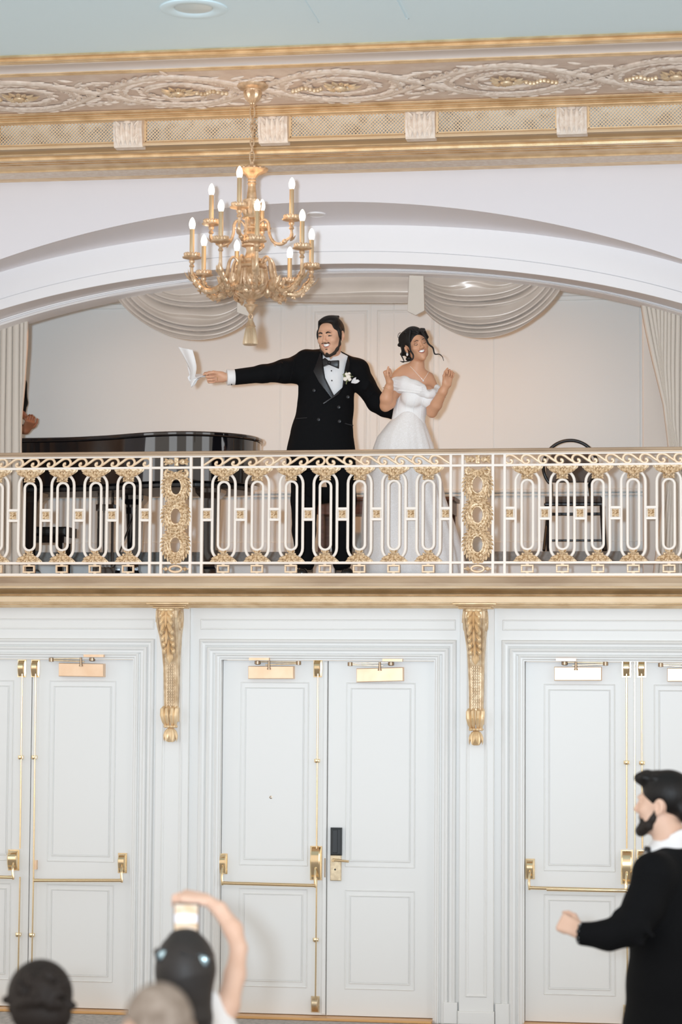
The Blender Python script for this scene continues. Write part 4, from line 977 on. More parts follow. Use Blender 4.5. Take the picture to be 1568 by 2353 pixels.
# ---------------------------------------------------------------- folding chair and table
def chair():
    Y0=18.22
    A=lambda x,y,Y=Y0:at(x,y,Y)
    t=thing('folding_chair','black metal folding chair with round grey padded back','chair',tuple(A(1320,1269)))
    t.location.z=ZDA
    c=A(1311,1086,Y0+.1)
    rx=61/sc(1311,1086,Y0); 
    P=[]
    for a in np.linspace(-.25*PI,1.25*PI,44): 
        P.append(A(1311+62*math.cos(a),1072-60*math.sin(a),Y0+.12-.02*math.sin(a)))
    l=A(1266,1160,Y0+.04); r=A(1362,1160,Y0+.04)
    P=[r]+P+[l]
    b=MB(); b.tube(smoothp([p for p in P],2),.013,10); b.build('back_tube',BLACKM,t,True)
    b=MB(); poly=[(1311+56*math.cos(a),1080-54*math.sin(a)*(1 if math.sin(a)>0 else .85)) for a in np.linspace(-.5*PI+.9,1.5*PI-.9,32)]
    poly=[(x,max(y,1029)) for x,y in poly]
    W=[A(x,y,Y0+.09) for x,y in poly]; b.prism([(p[0],p[2]) for p in W],Y0+.075,Y0+.115); o=b.build('padded_back',DGREY,t); md=o.modifiers.new('b','BEVEL'); md.width=.012; md.segments=3
    b=MB(); s0,s1=A(1258,1150,Y0),A(1385,1150,Y0); zs=A(1311,1150,Y0-.18)[2]
    b.box((s0[0],Y0-.22,zs-.02),(s1[0],Y0+.12,zs+.03),bev=.02); b.build('seat_pad',DGREY,t)
    b=MB(); z_=zs-.03
    b.tube([(s0[0],Y0+.12,z_),(s0[0],Y0-.2,z_),(s1[0],Y0-.2,z_),(s1[0],Y0+.12,z_)],.013,8); b.tube([(s0[0]-.01,Y0+.0,z_-.06),(s1[0]+.01,Y0+.0,z_-.06)],.012,8); b.build('seat_frame',BLACKM,t)
    z0=ZDA+.012
    for xt,xb,yt_,yb_ in ((1260,1253,Y0+.10,Y0-.10),(1382,1394,Y0+.10,Y0-.10),(1262,1256,Y0-.15,Y0+.17),(1384,1385,Y0-.15,Y0+.17)):
        a,e=A(xt,1150,Y0),A(xb,1268,Y0); b=MB(); b.tube([(a[0],yt_,zs),(e[0],yb_,z0)],.013,8); b.build('leg',BLACKM,t,True)
    b=MB(); e0,e1=A(1256,1250,Y0),A(1387,1250,Y0); b.tube([(e0[0],Y0+.13,ZDA+.10),(e1[0],Y0+.13,ZDA+.10)],.009,8); b.build('stretcher',BLACKM,t)
chair()
def table():
    Y0=18.35; x0,x1=at(722,1150,Y0)[0],at(1045,1150,Y0)[0]; zt_=at(880,1142,Y0)[2]
    t=thing('side_table','low dark brown wooden table standing behind the couple','table',((x0+x1)/2,Y0+.15,ZDA))
    b=MB(); b.box((x0,Y0,zt_-.03),(x1,Y0+.35,zt_),bev=.008); b.build('tabletop',WOOD,t)
    b=MB(); b.box((x0+.02,Y0+.02,zt_-.13),(x1-.02,Y0+.33,zt_-.03)); b.build('apron',WOOD,t)
    for xx in (x0+.05,x1-.05):
        for yy in (Y0+.05,Y0+.30): b=MB(); b.box((xx-.022,yy-.022,ZDA),(xx+.022,yy+.022,zt_-.12)); b.build('leg',WOOD,t)
table()
# ---------------------------------------------------------------- distance field modelling
FH=np.array([-math.sin(yw),math.cos(yw),0.]); RH=rt0.copy(); ZU=np.array([0,0,1.])
class SDF:
    def __init__(s): s.p=[]
    def _add(s,fn,lo,hi,k,op): s.p.append((fn,np.array(lo),np.array(hi),k,op))
    def cap(s,a,b,ra,rb=None,k=.012,sq=None,op='u'):
        a=np.array(a,float); b=np.array(b,float); rb=ra if rb is None else rb; ab=b-a; L2=max(ab@ab,1e-9)
        if sq is not None: n=np.array(sq[0],float); n/=np.linalg.norm(n); g=1/sq[1]-1
        def fn(P):
            q=P-a
            if sq is not None: q=q+(q@n)[:,None]*n*g; ab_=ab+(ab@n)*n*g; L_=max(ab_@ab_,1e-9)
            else: ab_=ab; L_=L2
            t=np.clip(q@ab_/L_,0,1); return np.linalg.norm(q-t[:,None]*ab_,axis=1)-(ra+(rb-ra)*t)
        m=max(ra,rb)*(max(1,sq[1]) if sq is not None else 1)
        s._add(fn,np.minimum(a,b)-m,np.maximum(a,b)+m,k,op); return s
    def ell(s,c,r,Rm=None,k=.012,op='u'):
        c=np.array(c,float); r=np.array(r,float); Rm=np.eye(3) if Rm is None else np.array(Rm,float)
        def fn(P):
            q=(P-c)@Rm.T; k0=np.linalg.norm(q/r,axis=1); k1=np.linalg.norm(q/(r*r),axis=1)+1e-9; return k0*(k0-1)/k1
        m=np.abs(Rm.T*r).sum(1) if False else np.ones(3)*max(r)
        s._add(fn,c-m,c+m,k,op); return s
    def box(s,c,hw,Rm=None,rad=.004,k=.004,op='u'):
        c=np.array(c,float); hw=np.array(hw,float); Rm=np.eye(3) if Rm is None else np.array(Rm,float)
        def fn(P):
            q=np.abs((P-c)@Rm.T)-hw+rad; return np.linalg.norm(np.maximum(q,0),axis=1)+np.minimum(q.max(1),0)-rad
        m=np.ones(3)*np.linalg.norm(hw); s._add(fn,c-m,c+m,k,op); return s
    def poly(s,pts,o,ux,uz,lo,hi,op='i',k=.002,dep=None,dv=None):
        """prism: pts 2D in the frame (o,ux,uz); optional depth range along dv"""
        pts=np.array(pts,float)
        def fn(P):
            q=P-o; x=q@ux; z=q@uz; d=np.full(len(P),1e9); sg=np.ones(len(P)); n=len(pts)
            for i in range(n):
                a=pts[i]; b_=pts[i-1]; e=b_-a; wx_=x-a[0]; wz=z-a[1]; t=np.clip((wx_*e[0]+wz*e[1])/(e@e),0,1)
                d=np.minimum(d,(wx_-e[0]*t)**2+(wz-e[1]*t)**2)
                c1=z>=a[1]; c2=z<b_[1]; c3=e[0]*wz>e[1]*wx_
                fl=(c1&c2&c3)|(~c1&~c2&~c3); sg=np.where(fl,-sg,sg)
            r=sg*np.sqrt(d)
            if dep is not None: y=q@dv; r=np.maximum(r,np.maximum(dep[0]-y,y-dep[1]))
            return r
        s._add(fn,lo,hi,k,op); return s
    def ev(s,P):
        P=np.atleast_2d(P); v=np.full(len(P),1e3)
        for fn,lo,hi,k,op in s.p: v=comb(v,fn(P),k,op)
        return v
    def grid(s,h,lo=None,hi=None):
        us=[p for p in s.p if p[4]=='u']
        if lo is None: lo=np.min([p[1] for p in us],0)-3*h-.01; hi=np.max([p[2] for p in us],0)+3*h+.01
        n=np.ceil((hi-lo)/h).astype(int)+1; V=np.full(n,1e3,np.float32)
        for fn,l,u,k,op in s.p:
            pad=k+3*h+.004
            if op=='i': i0=np.zeros(3,int); i1=n
            else: i0=np.maximum(np.floor((l-pad-lo)/h).astype(int),0); i1=np.minimum(np.ceil((u+pad-lo)/h).astype(int)+1,n)
            if (i1<=i0).any(): continue
            ax=[lo[a]+h*np.arange(i0[a],i1[a]) for a in range(3)]
            G=np.stack(np.meshgrid(*ax,indexing='ij'),-1).reshape(-1,3)
            d=fn(G).reshape(i1-i0).astype(np.float32); sl=tuple(slice(i0[a],i1[a]) for a in range(3)); V[sl]=comb(V[sl],d,k,op)
        return V,lo,h
    def mesh(s,h,lo=None,hi=None):
        V,lo,h=s.grid(h,lo,hi); return nets(V,lo,h)
def comb(a,d,k,op):
    if op=='u':
        hh=np.maximum(k-np.abs(a-d),0)/k; return np.minimum(a,d)-hh*hh*k*.25
    if op=='s': d=-d
    hh=np.maximum(k-np.abs(a-d),0)/k; return np.maximum(a,d)+hh*hh*k*.25
def nets(V,lo,h):
    ins=V<0; n=np.array(V.shape)
    c=np.zeros(n-1,np.int8)
    for dx in (0,1):
        for dy in (0,1):
            for dz in (0,1): c+=ins[dx:n[0]-1+dx,dy:n[1]-1+dy,dz:n[2]-1+dz]
    act=np.argwhere((c>0)&(c<8)); idx=np.full(n-1,-1,np.int32); idx[tuple(act.T)]=np.arange(len(act))
    corners=[(i,j,k) for i in(0,1) for j in(0,1) for k in (0,1)]
    vals=np.stack([V[act[:,0]+i,act[:,1]+j,act[:,2]+k] for i,j,k in corners],1)
    acc=np.zeros((len(act),3)); cnt=np.zeros(len(act))
    for a in range(8):
        for b_ in range(a+1,8):
            ca,cb=np.array(corners[a]),np.array(corners[b_])
            if np.abs(ca-cb).sum()!=1: continue
            va,vb=vals[:,a],vals[:,b_]; m=(va<0)!=(vb<0); t=np.where(m,va/(va-vb+1e-12),0)
            acc+=m[:,None]*(ca+(cb-ca)*t[:,None]); cnt+=m
    P=lo+h*(act+acc/np.maximum(cnt,1)[:,None]); F_=[]
    for ax in range(3):
        sl0=[slice(None)]*3; sl1=[slice(None)]*3; sl0[ax]=slice(0,-1); sl1[ax]=slice(1,None)
        A=ins[tuple(sl0)]; B=ins[tuple(sl1)]; E_=np.argwhere(A!=B); o1,o2=[a for a in range(3) if a!=ax]
        E_=E_[(E_[:,o1]>0)&(E_[:,o2]>0)&(E_[:,o1]<n[o1]-1)&(E_[:,o2]<n[o2]-1)]
        def g(d1,d2):
            q=E_.copy(); q[:,o1]+=d1; q[:,o2]+=d2; return idx[tuple(q.T)]
        q=np.stack([g(-1,-1),g(0,-1),g(0,0),g(-1,0)],1); fl=A[tuple(E_.T)]
        if ax==1: fl=~fl
        q=np.where(fl[:,None],q,q[:,::-1]); F_.append(q[(q>=0).all(1)])
    return P,np.concatenate(F_)
def sdf_obj(name,parts,m,parent=None,smooth_it=1):
    """parts: list of (SDF,h[,lo,hi]) -> ONE mesh"""
    Vs=[];Fs=[];n=0
    for q in parts:
        P,F_=q[0].mesh(*q[1:])
        # light relaxation
        for _ in range(smooth_it):
            acc=np.zeros_like(P); cnt=np.zeros(len(P))
            for a,b_ in ((0,1),(1,2),(2,3),(3,0)):
                np.add.at(acc,F_[:,a],P[F_[:,b_]]); np.add.at(cnt,F_[:,a],1)
            P=P*.5+.5*acc/np.maximum(cnt,1)[:,None]
        Vs.append(P); Fs.append(F_+n); n+=len(P)
    V=np.concatenate(Vs); Fc=np.concatenate(Fs)
    me=bpy.data.meshes.new(name); me.vertices.add(len(V)); me.vertices.foreach_set('co',V.astype(np.float32).ravel())
    me.loops.add(Fc.size); me.loops.foreach_set('vertex_index',Fc.astype(np.int32).ravel())
    me.polygons.add(len(Fc)); me.polygons.foreach_set('loop_start',np.arange(0,Fc.size,4,dtype=np.int32)); me.polygons.foreach_set('use_smooth',[True]*len(Fc))
    me.update(calc_edges=True); me.validate(); me.materials.append(m)
    o=bpy.data.objects.new(name,me); COL.objects.link(o)
    if parent is not None: o.parent=parent; o.matrix_parent_inverse=Matrix.Translation(-parent.location)
    return o
def hframe(yaw,pitch=0.,roll=0.):
    "rows: local x (picture right when facing camera), y (backwards), z (up) in world"
    a=R(yaw); fc_=RH*math.sin(a)-FH*math.cos(a); y=-fc_; x=np.cross(y,ZU); z=ZU.copy()
    p=R(pitch); y2=y*math.cos(p)+z*math.sin(p)*-1; z2=z*math.cos(p)+y*math.sin(p); y,z=y2,z2   # +pitch: face up
    r=R(roll)  # + : head top leans to picture left (rotation about the view axis)
    ax=FH; 
    def rot(v): return v*math.cos(r)+np.cross(ax,v)*math.sin(r)*-1+ax*(ax@v)*(1-math.cos(r))
    return np.array([rot(x),rot(y),rot(z)])
class Head:
    def __init__(s,o,fr,sc_): s.o=np.array(o,float); s.f=fr; s.s=sc_
    def w(s,x,y,z): return s.o+s.s*(x*s.f[0]+y*s.f[1]+z*s.f[2])
    def e(s,S,c,r,k=.01,op='u',rot=None):
        Rm=s.f if rot is None else rot; S.ell(s.w(*c),np.array(r)*s.s,Rm,k*s.s,op)
    def c(s,S,a,b_,ra,rb=None,k=.008,op='u'): S.cap(s.w(*a),s.w(*b_),ra*s.s,(ra if rb is None else rb)*s.s,k*s.s,op=op)
    def build(s,S,fem=False,smile=True,neck=None,ears=True):
        e,c=s.e,s.c
        e(S,(0,.014,.032),(.076,.094,.086)); e(S,(0,-.026,-.018),(.062 if not fem else .061,.062,.088),k=.02)
        e(S,(0,-.030,-.062),(.050 if not fem else .045,.048,.046),k=.02); e(S,(0,-.062,-.098),(.022 if not fem else .018,.020,.018),k=.02)
        for g in (-1,1):
            e(S,(g*.043,-.010,-.058),(.016,.034,.030),k=.02)
            e(S,(g*.036,-.062,-.020),(.023,.021,.020),k=.022)
            e(S,(g*.025,-.083,.027),(.017,.010,.008 if not fem else .006),k=.016)
            e(S,(g*.031,-.100,.008),(.016,.013,.010),k=.010,op='s'); e(S,(g*.0305,-.0755,.007),(.0135,.012,.0105),k=.004)
            e(S,(g*.0115,-.093,-.029),(.0085,.0100,.0075),k=.006)
            if ears:
                e(S,(g*.079,.010,.000),(.008,.020,.030),k=.006); e(S,(g*.083,.004,.002),(.006,.010,.018),k=.004,op='s'); e(S,(g*.076,.004,-.026),(.006,.008,.011),k=.006)
        c(S,(0,-.080,.022),(0,-.102 if not fem else -.098,-.018),.0075,.0095,k=.010); e(S,(0,-.103,-.024),(.0105,.0105,.0085),k=.008)
        if smile:
            e(S,(0,-.088,-.050),(.029,.020,.0105),k=.006,op='s'); 
        if neck: S.cap(s.w(0,.018,-.075),neck[0],.050*s.s if not fem else .043*s.s,neck[1],k=.03)
    def proj(s,S,x,z,off=0.):
        ys=np.linspace(-.15,.06,120); P=np.array([s.w(x,y,z) for y in ys]); v=S.ev(P); i=np.argmax(v<0)
        y=ys[i] if v[i]<0 else -.05
        if i>0 and v[i]<0: y=ys[i-1]+(ys[i]-ys[i-1])*v[i-1]/(v[i-1]-v[i]+1e-9)
        return s.w(x,y-off,z)
    def stroke(s,S,b,pts,r,off=0.,n=6,flat=1.):
        P=smoothp([(x,0,z) for x,z in pts],4) if len(pts)>2 else np.array([(x,0,z) for x,z in pts])
        W=[s.proj(S,p[0],p[2],off) for p in P]; rr=np.interp(np.linspace(0,1,len(W)),np.linspace(0,1,len(r)),r)*s.s if not np.isscalar(r) else r*s.s
        b.tube(W,rr,n,flat=flat,ref=s.f[1])
    def face(s,S,root,brow,lip,male=True,closed=False):
        b=MB()
        for g in (-1,1): s.stroke(S,b,[(g*.012,.0240),(g*.026,.0290),(g*.041,.0245)],[.0038,.0042,.0018] if male else [.0018,.0024,.0012],.0005,flat=.6)
        b.build('eyebrows',brow,root,True)
        b=MB()
        for g in (-1,1):
            if closed: s.stroke(S,b,[(g*.019,.004),(g*.031,-.0015),(g*.045,.004)],[.0010,.0022,.0016],.0006)
            else:
                s.stroke(S,b,[(g*.020,.0055),(g*.031,.0085),(g*.044,.005)],[.0012,.0022,.0012],.0006); s.stroke(S,b,[(g*.023,.0052),(g*.031,.0058),(g*.040,.0048)],[.0015,.0034,.0015],.0002)
        b.build('eyelashes' if closed else 'eyes',EYED,root,True)
        b=MB(); w_=.0245; zt=-.0475; zb_=-.0545
        # teeth: curved band inside the mouth
        rows=[]
        for u in np.linspace(-1,1,13):
            x=u*w_; y=-.0835+.016*u*u; up=.007*u*u; rows.append([s.w(x,y,-.0435+up),s.w(x,y-.0015,-.049+up*.7),s.w(x,y,-.0575+up*1.5)])
        b.grid(np.array(rows)); rows=[[p-s.f[1]*-.004 for p in r] for r in rows]; b.grid(np.array(rows)[::-1]); b.build('teeth',TEETH,root,True)
        b=MB()
        s.stroke(S,b,[(-.0305,-.0390),(-.016,-.0415),(0,-.0425),(.016,-.0415),(.0305,-.0390)],[.0012,.0026,.0028,.0026,.0012],-.001)
        s.stroke(S,b,[(-.0305,-.0390),(-.018,-.0570),(0,-.0630),(.018,-.0570),(.0305,-.0390)],[.0012,.0034,.0042,.0034,.0012],-.001)
        b.build('lips',lip,root,True)
def hand(S,wr,X,Zp,Yt,L,curls,thumb=((.55,.75,.35),(.8,.35,.5),(.8,-.1,.6)),k=.006,rf=1.):
    "wr wrist, X towards the fingers, Zp where the palm faces, Yt towards the thumb; curls: per finger (3 angles in degrees)"
    X=np.array(X,float);X/=np.linalg.norm(X); Zp=np.array(Zp,float); Zp-=X*(Zp@X); Zp/=np.linalg.norm(Zp); Y=np.cross(Zp,X); Y*= 1 if Y@np.array(Yt,float)>0 else -1
    W=lambda x,y,z:np.array(wr)+L*(x*X+y*Y+z*Zp)
    ky=(.155,.052,-.050,-.145)
    for y in ky: S.cap(W(.02,y*.62,0),W(.47,y,0),.070*L,.066*L,.02)
    S.cap(W(.08,.10,.04),W(.30,.14,.05),.075*L,.06*L,.02)
    fl=(.40,.45,.42,.33)
    for i,y in enumerate(ky):
        p=W(.49 if i in(1,2) else .46,y,0); ang=0
        for q,(f_,rr) in enumerate(zip((.46,.31,.23),(.050,.046,.040))):
            ang+=R(curls[i][q]); d=X*math.cos(ang)+Zp*math.sin(ang); e=p+d*fl[i]*f_*L; S.cap(p,e,rr*L*rf*(1 if i<3 else .88),(rr-.005)*L*rf*(1 if i<3 else .88),.0025); p=e
    p=W(.12,.13,.03)
    for q,(d,l,rr) in enumerate(zip(thumb,(.24,.19,.15),(.068,.054,.046))):
        d=np.array(d,float); d/=np.linalg.norm(d); e=p+(d[0]*X+d[1]*Y+d[2]*Zp)*l*L; S.cap(p,e,rr*L,(rr-.008)*L,.006 if q==0 else .003); p=e
def surfpt(S,px,py,Ya,Yb,off=.002):
    d=ray(px,py); ts=np.linspace(Ya,Yb,320)/d[1]; Q=CAM+ts[:,None]*d; v=S.ev(Q)
    m=v<off; i=int(np.argmax(m)) if m.any() else len(ts)//2
    return Q[i]
def pts(lst,Y=None): return [at(*q) for q in lst]
def chain(S,lst,s_,k=.02,sq=None):
    "lst: (px,py,Y,r_px)"
    for a,b_ in zip(lst[:-1],lst[1:]): S.cap(at(*a[:3]),at(*b_[:3]),a[3]/s_,b_[3]/s_,k,sq=sq)
def polypx(S,pl,Y,lo,hi,op='i',k=.002,dep=None):
    o=at(pl[0][0],pl[0][1],Y); P2=[((at(x,y,Y)-o)@np.array([1,0,0]),(at(x,y,Y)-o)@ZU) for x,y in pl]
    # view-aligned prism: x measured along world X, z up
    S.poly(P2,o,np.array([1.,0,0]),ZU,lo,hi,op,k,dep,np.array([0,1.,0]) if dep else None)
# ---------------------------------------------------------------- groom
def seg_person(name,label,loc): return thing(name,label,'person',loc)
def groom():
    Y=16.62; s=sc(757,900,Y); D=lambda a,b_:(a,b_)
    root=seg_person('person','man in black double breasted tuxedo with bow tie waving a white handkerchief on the balcony',tuple(at(745,1312,Y)[:2])+(Zfl,))
    hs=1.13; fr=hframe(-24,-9,2); o=at(760,773.5,Y-.06); hd=Head(o,fr,hs)
    sq=(FH,.62)
    # skin: head and neck + hand
    S=SDF(); hd.build(S,neck=(at(762,836,Y-.0),.055))
    Sh=SDF(); wr=at(513,866.5,16.33)
    Xd=at(470,867,16.30)-at(520,866,16.33)
    Sh.cap(at(548,867,16.34),wr,.034,.028,.01); hand(Sh,wr,Xd,-FH*.9-ZU*.25,ZU,.205,[(35,60,40),(75,85,40),(85,85,40),(90,85,40)],thumb=((.8,.25,.45),(.95,-.15,.25),(.95,-.25,.0)))
    Sr=SDF(); wr2=at(962,966,16.80); Sr.cap(at(940,962,16.84),wr2,.03,.027); hand(Sr,wr2,at(990,972,16.62)-wr2,-FH*.1-RH*.2-ZU*.1+np.array([0,-1.,0])*.3,ZU,.185,[(20,40,20)]*4)
    C_=SDF(); C_.cap(at(762,812,Y),at(755,850,Y),.055,.08,.05); chain(C_,[(752,862,Y,42),(742,1040,Y,42)],s,.03,sq=(FH,.6)); chain(C_,[(760,850,Y,16),(700,842,Y,16),(655,853,Y-.08,14),(604,859,Y-.18,11),(541,866.5,Y-.28,10),(520,866.5,16.33,9)],s,.02)
    chain(C_,[(770,850,Y,16),(822,858,Y+.02,14),(866,925,Y+.10,12),(940,962,Y+.22,8),(955,965,16.81,8)],s,.02)
    body=sdf_obj('body',[(S,.0024),(Sh,.0021),(Sr,.003),(C_,.007)],SKINM,root)
    hd.face(S,S and root,HAIR,LIPM,True,False)
    # hair
    Hs=SDF(); e=hd.e
    e(Hs,(0,.020,.038),(.080,.098,.090)); e(Hs,(-.004,-.026,.090),(.050,.050,.026),k=.03); e(Hs,(.022,-.020,.094),(.048,.05,.028),k=.03)
    for g in (-1,1): e(Hs,(g*.074,-.018,.012),(.010,.016,.035),k=.01)
    e(Hs,(0,-.135,-.030),(.080,.112,.106),k=.010,op='s'); Hs.box(hd.w(0,-.115,.036),np.array([.053,.062,.054])*hd.s,hd.f,.02,.006,op='s'); e(Hs,(0,-.02,-.125),(.12,.14,.085),k=.01,op='s')
    for g in (-1,1): e(Hs,(g*.085,.012,-.012),(.022,.026,.036),k=.006,op='s')
    for q in range(7): hd.c(Hs,(-.045+.015*q,-.060+.004*abs(q-3),.104-.002*abs(q-3)),(-.042+.014*q,.05,.124-.002*abs(q-3)),.006,.008,k=.008)
    sdf_obj('hair',[(Hs,.0028)],HAIR,root)
    # beard
    B=SDF()
    def on(x,z,off=.0): return hd.proj(S,x,z,off)
    for g in (-1,1):
        P=[hd.w(g*.066,-.008,-.020),hd.w(g*.060,-.018,-.050),hd.w(g*.050,-.036,-.078)]+[on(g*.030,-.100,-.009),on(g*.010,-.112,-.009)]
        rr=[.007,.011,.013,.013,.014]
        for i in range(4): B.cap(P[i],P[i+1],rr[i]*hs,rr[i+1]*hs,.01)
        for a,b_ in (((.003,-.0350),(.018,-.0345)),((.018,-.0345),(.0345,-.041))): B.cap(on(g*a[0],a[1],-.002),on(g*b_[0],b_[1],-.002),.0046,.0044 if a[0]<.01 else .0022,.003)
    B.cap(on(-.005,-.075,-.002),on(.005,-.075,-.002),.0045,.0045,.004); B.cap(on(0,-.104,-.004),on(0,-.112,-.006),.012,.014,.006)
    sdf_obj('beard',[(B,.0022)],mat('short_beard',(.030,.019,.013),.8,bump=.4,bscale=300),root)
    # jacket
    J=SDF()
    chain(J,[(708,826,Y,23),(765,824,Y+.01,20),(824,849,Y+.02,23)],s,.03,sq=(FH,.85))
    chain(J,[(752,868,Y,66),(748,940,Y,63),(740,1000,Y,70),(738,1040,Y,77),(738,1078,Y,80)],s,.03,sq)
    chain(J,[(700,833,Y,27),(682,850,Y-.02,30),(655,853,Y-.08,26.5),(604,859,Y-.18,19.5),(541,866.5,Y-.28,18)],s,.03)
    chain(J,[(820,853,Y+.02,29),(838,884,Y+.05,24),(866,925,Y+.10,22),(884,938,Y+.13,19),(940,962,Y+.22,15)],s,.025)
    for (a,b_) in (((646,834),(640,872)),((622,842),(616,876)),((678,826),(668,874)),((850,878),(838,896)),((862,898),(846,916))):
        J.cap(at(a[0],a[1],Y-.17 if a[0]<700 else Y-.02),at(b_[0],b_[1],Y-.17 if a[0]<700 else Y-.02),.006,.004,.02)
    lo=at(600,1200,Y)-.5; hi=at(900,700,Y)+.5
    # open the front over the shirt
    J.poly([((at(x,y,Y-.14)-at(757,830,Y-.14))@np.array([1,0,0]),(at(x,y,Y-.14)-at(757,830,Y-.14))@ZU) for x,y in [(733,790),(738,812),(742,841),(746,867),(767,910),(784,888),(788,852),(793,814),(797,790)]],at(757,830,Y-.14),np.array([1.,0,0]),ZU,at(730,915,Y-.3)-.02,at(800,785,Y+.02)+.02,'s',.003,(-.3,.135),np.array([0,1.,0]))
    J.box(at(738,1104,Y),(.5,.4,.055),k=.004,op='s')
    J.cap(at(760,775,Y-.01),at(760,806,Y+.0),.062,.060,.008,op='s')
    sdf_obj('jacket',[(J,.0045)],SUIT,root)
    # shirt
    T=SDF(); chain(T,[(730,824,Y,16),(765,822,Y+.01,17),(800,832,Y+.02,16)],s,.03,sq=(FH,.8)); chain(T,[(754,866,Y,60),(750,930,Y,52)],s,.03,sq=(FH,.60))
    T.cap(at(761,800,Y+.0),at(761,826,Y+.0),.066,.072,.01); T.cap(at(760,785,Y-.0),at(760,800,Y),.060,.058,.004,op='s')
    T.poly([((at(x,y,Y-.1)-at(757,800,Y-.1))@np.array([1,0,0]),(at(x,y,Y-.1)-at(757,800,Y-.1))@ZU) for x,y in [(745,796),(759,826),(776,796)]],at(757,800,Y-.1),np.array([1.,0,0]),ZU,at(740,830,Y-.2)-.02,at(780,785,Y)+.02,'s',.003,(-.3,.05),np.array([0,1.,0]))
    sdf_obj('dress_shirt',[(T,.0035)],SHIRT,root)
    b=MB(); ca,cb=at(541,866.6,Y-.28),at(521.5,867,Y-.30); b.tube([ca,ca*.9+cb*.1,ca*.5+cb*.5,ca*.06+cb*.94,cb],[.050,.055,.056,.057,.054],32); b.build('shirt_cuff',SHIRT,root,True,40)
    b=MB(); 
    for k_ in range(-5,6):
        P=[surfpt(T,764+k_*3.1,y,Y-.25,Y) for y in np.linspace(846,899-abs(k_)*6.5-(k_<0)*abs(k_)*1.5,6)]; b.tube(P,.0014,5)
    b.build('pleats',SHIRT,root)
    # front panels of the lapels
    for nm,pl in (('left',[(735,803),(727,835),(720,853),(734,880),(762,916),(768,911),(746,868),(741,840),(737,812)]),('right',[(792,806),(801,835),(800,862),(778,905),(744,930),(741,926),(765,910),(785,889),(789,853),(794,815)])):
        Lp=SDF(); chain(Lp,[(752,868,Y-.014,66),(748,940,Y-.014,63)],s,.03,sq); chain(Lp,[(708,826,Y-.01,22),(765,824,Y,20),(824,849,Y+.01,22)],s,.03,sq=(FH,.85))
        polypx(Lp,pl,Y-.13,None,None,'i',.003)
        Lp.box(at(760,860,Y+.3),(.5,.30,.5),op='s'); sdf_obj('satin_lapel',[(Lp,.003,at(705,940,Y-.2),at(815,790,Y)+np.array([0,.1,0]))],SATB,root)
    bt=SDF()
    yb=Y-.165
    for pl in ([(741.5,826),(748,822.5),(757,830),(757,837),(743.5,843)],[(756,830),(779.5,828),(779,847.5),(756,838)]):
        bt2=SDF(); bt2.ell(at(760,834,yb),(.09,.022,.06)); polypx(bt2,pl,yb,None,None,'i',.004); sdf_obj('bow_tie_wing',[(bt2,.0022,at(735,856,yb-.06),at(788,812,yb+.06))],SATB,root)
    b=MB(); b.ell(at(757,833.5,yb-.018),(.014,.014,.016),nu=14,nv=10); b.build('bow_tie_knot',SATB,root,True)
    b=MB()
    for x,y in ((762,852),(763,874.5)): b.ell(at(x,y,Y-.152),(.005,.004,.005))
    b.ell(at(532.5,883.5,Y-.33),(.005,.005,.005)); b.build('studs',BLACKM,root,True)
    b=MB()
    for x,y in ((722,897),(800,912),(779,935.5),(732.5,964),(780.5,968)): b.lathe([(.012,0),(.011,.005),(.006,.006)],at(x,y,Y-.128),14,ax=((1,0,0),(0,0,1),(0,-1,0)))
    b.build('jacket_buttons',SATB,root,True)
    b=MB(); b.tube([at(681,962,Y-.095),at(707,960,Y-.125)],.004,6); b.tube([at(793,973,Y-.125),at(812,978,Y-.10)],.004,6); b.build('pocket_welts',SATB,root)
    b=MB(); 
    for q,(x,y,x2,y2) in enumerate(((808,880,817,869),(810,880,824,873),(812,880,824,876))): b.leaf(at(x,y,Y-.11),at(x2,y2,Y-.12)-at(x,y,Y-.11),(0,-1,0),.052,.022,h=.006)
    b.build('pocket_square',SHIRT,root)
    # boutonniere
    b=MB(); rg=np.random.default_rng(3)
    for x,y,r in ((794,871,.019),(801,866,.020),(797,860,.015),(804,872,.015),(803,858,.011)):
        c_=at(x,y,Y-.14)
        for q in range(9):
            a=q*2.4; d=np.array([math.cos(a)*.7,-.7,math.sin(a)*.7]); b.ell(c_+d*r*.45*(1-q/14),(r*.6,r*.35,r*.55),nu=8,nv=6)
    b.build('boutonniere_flowers',PETAL,root,True)
    b=MB()
    for q in range(12):
        a=rg.random()*2*PI; b.leaf(at(799,866,Y-.13),(math.cos(a),-.35,math.sin(a)),(0,-1,0),.030+.018*rg.random(),.012,h=.003)
    b.tube([at(797,872,Y-.14),at(796,883,Y-.135)],.004,6); b.build('boutonniere_leaves',LEAFG,root,True)
    # trousers and shoes
    G=SDF(); chain(G,[(706,1070,Y,38),(700,1150,Y,31),(699,1220,Y-.02,27),(702,1294,Y,21)],s,.02,sq=(FH,.9)); G2=SDF()
    chain(G2,[(780,1070,Y,38),(789,1150,Y,30),(787,1220,Y-.02,27),(786,1294,Y,21)],s,.02,sq=(FH,.9)); G2.box(at(745,1045,Y),(.5,.2,.05),op='u') if False else None
    G.cap(at(715,1060,Y),at(770,1060,Y),.11,.11,.03,sq=(FH,.8)); sdf_obj('trousers',[(G,.006),(G2,.006)],SUIT,root)
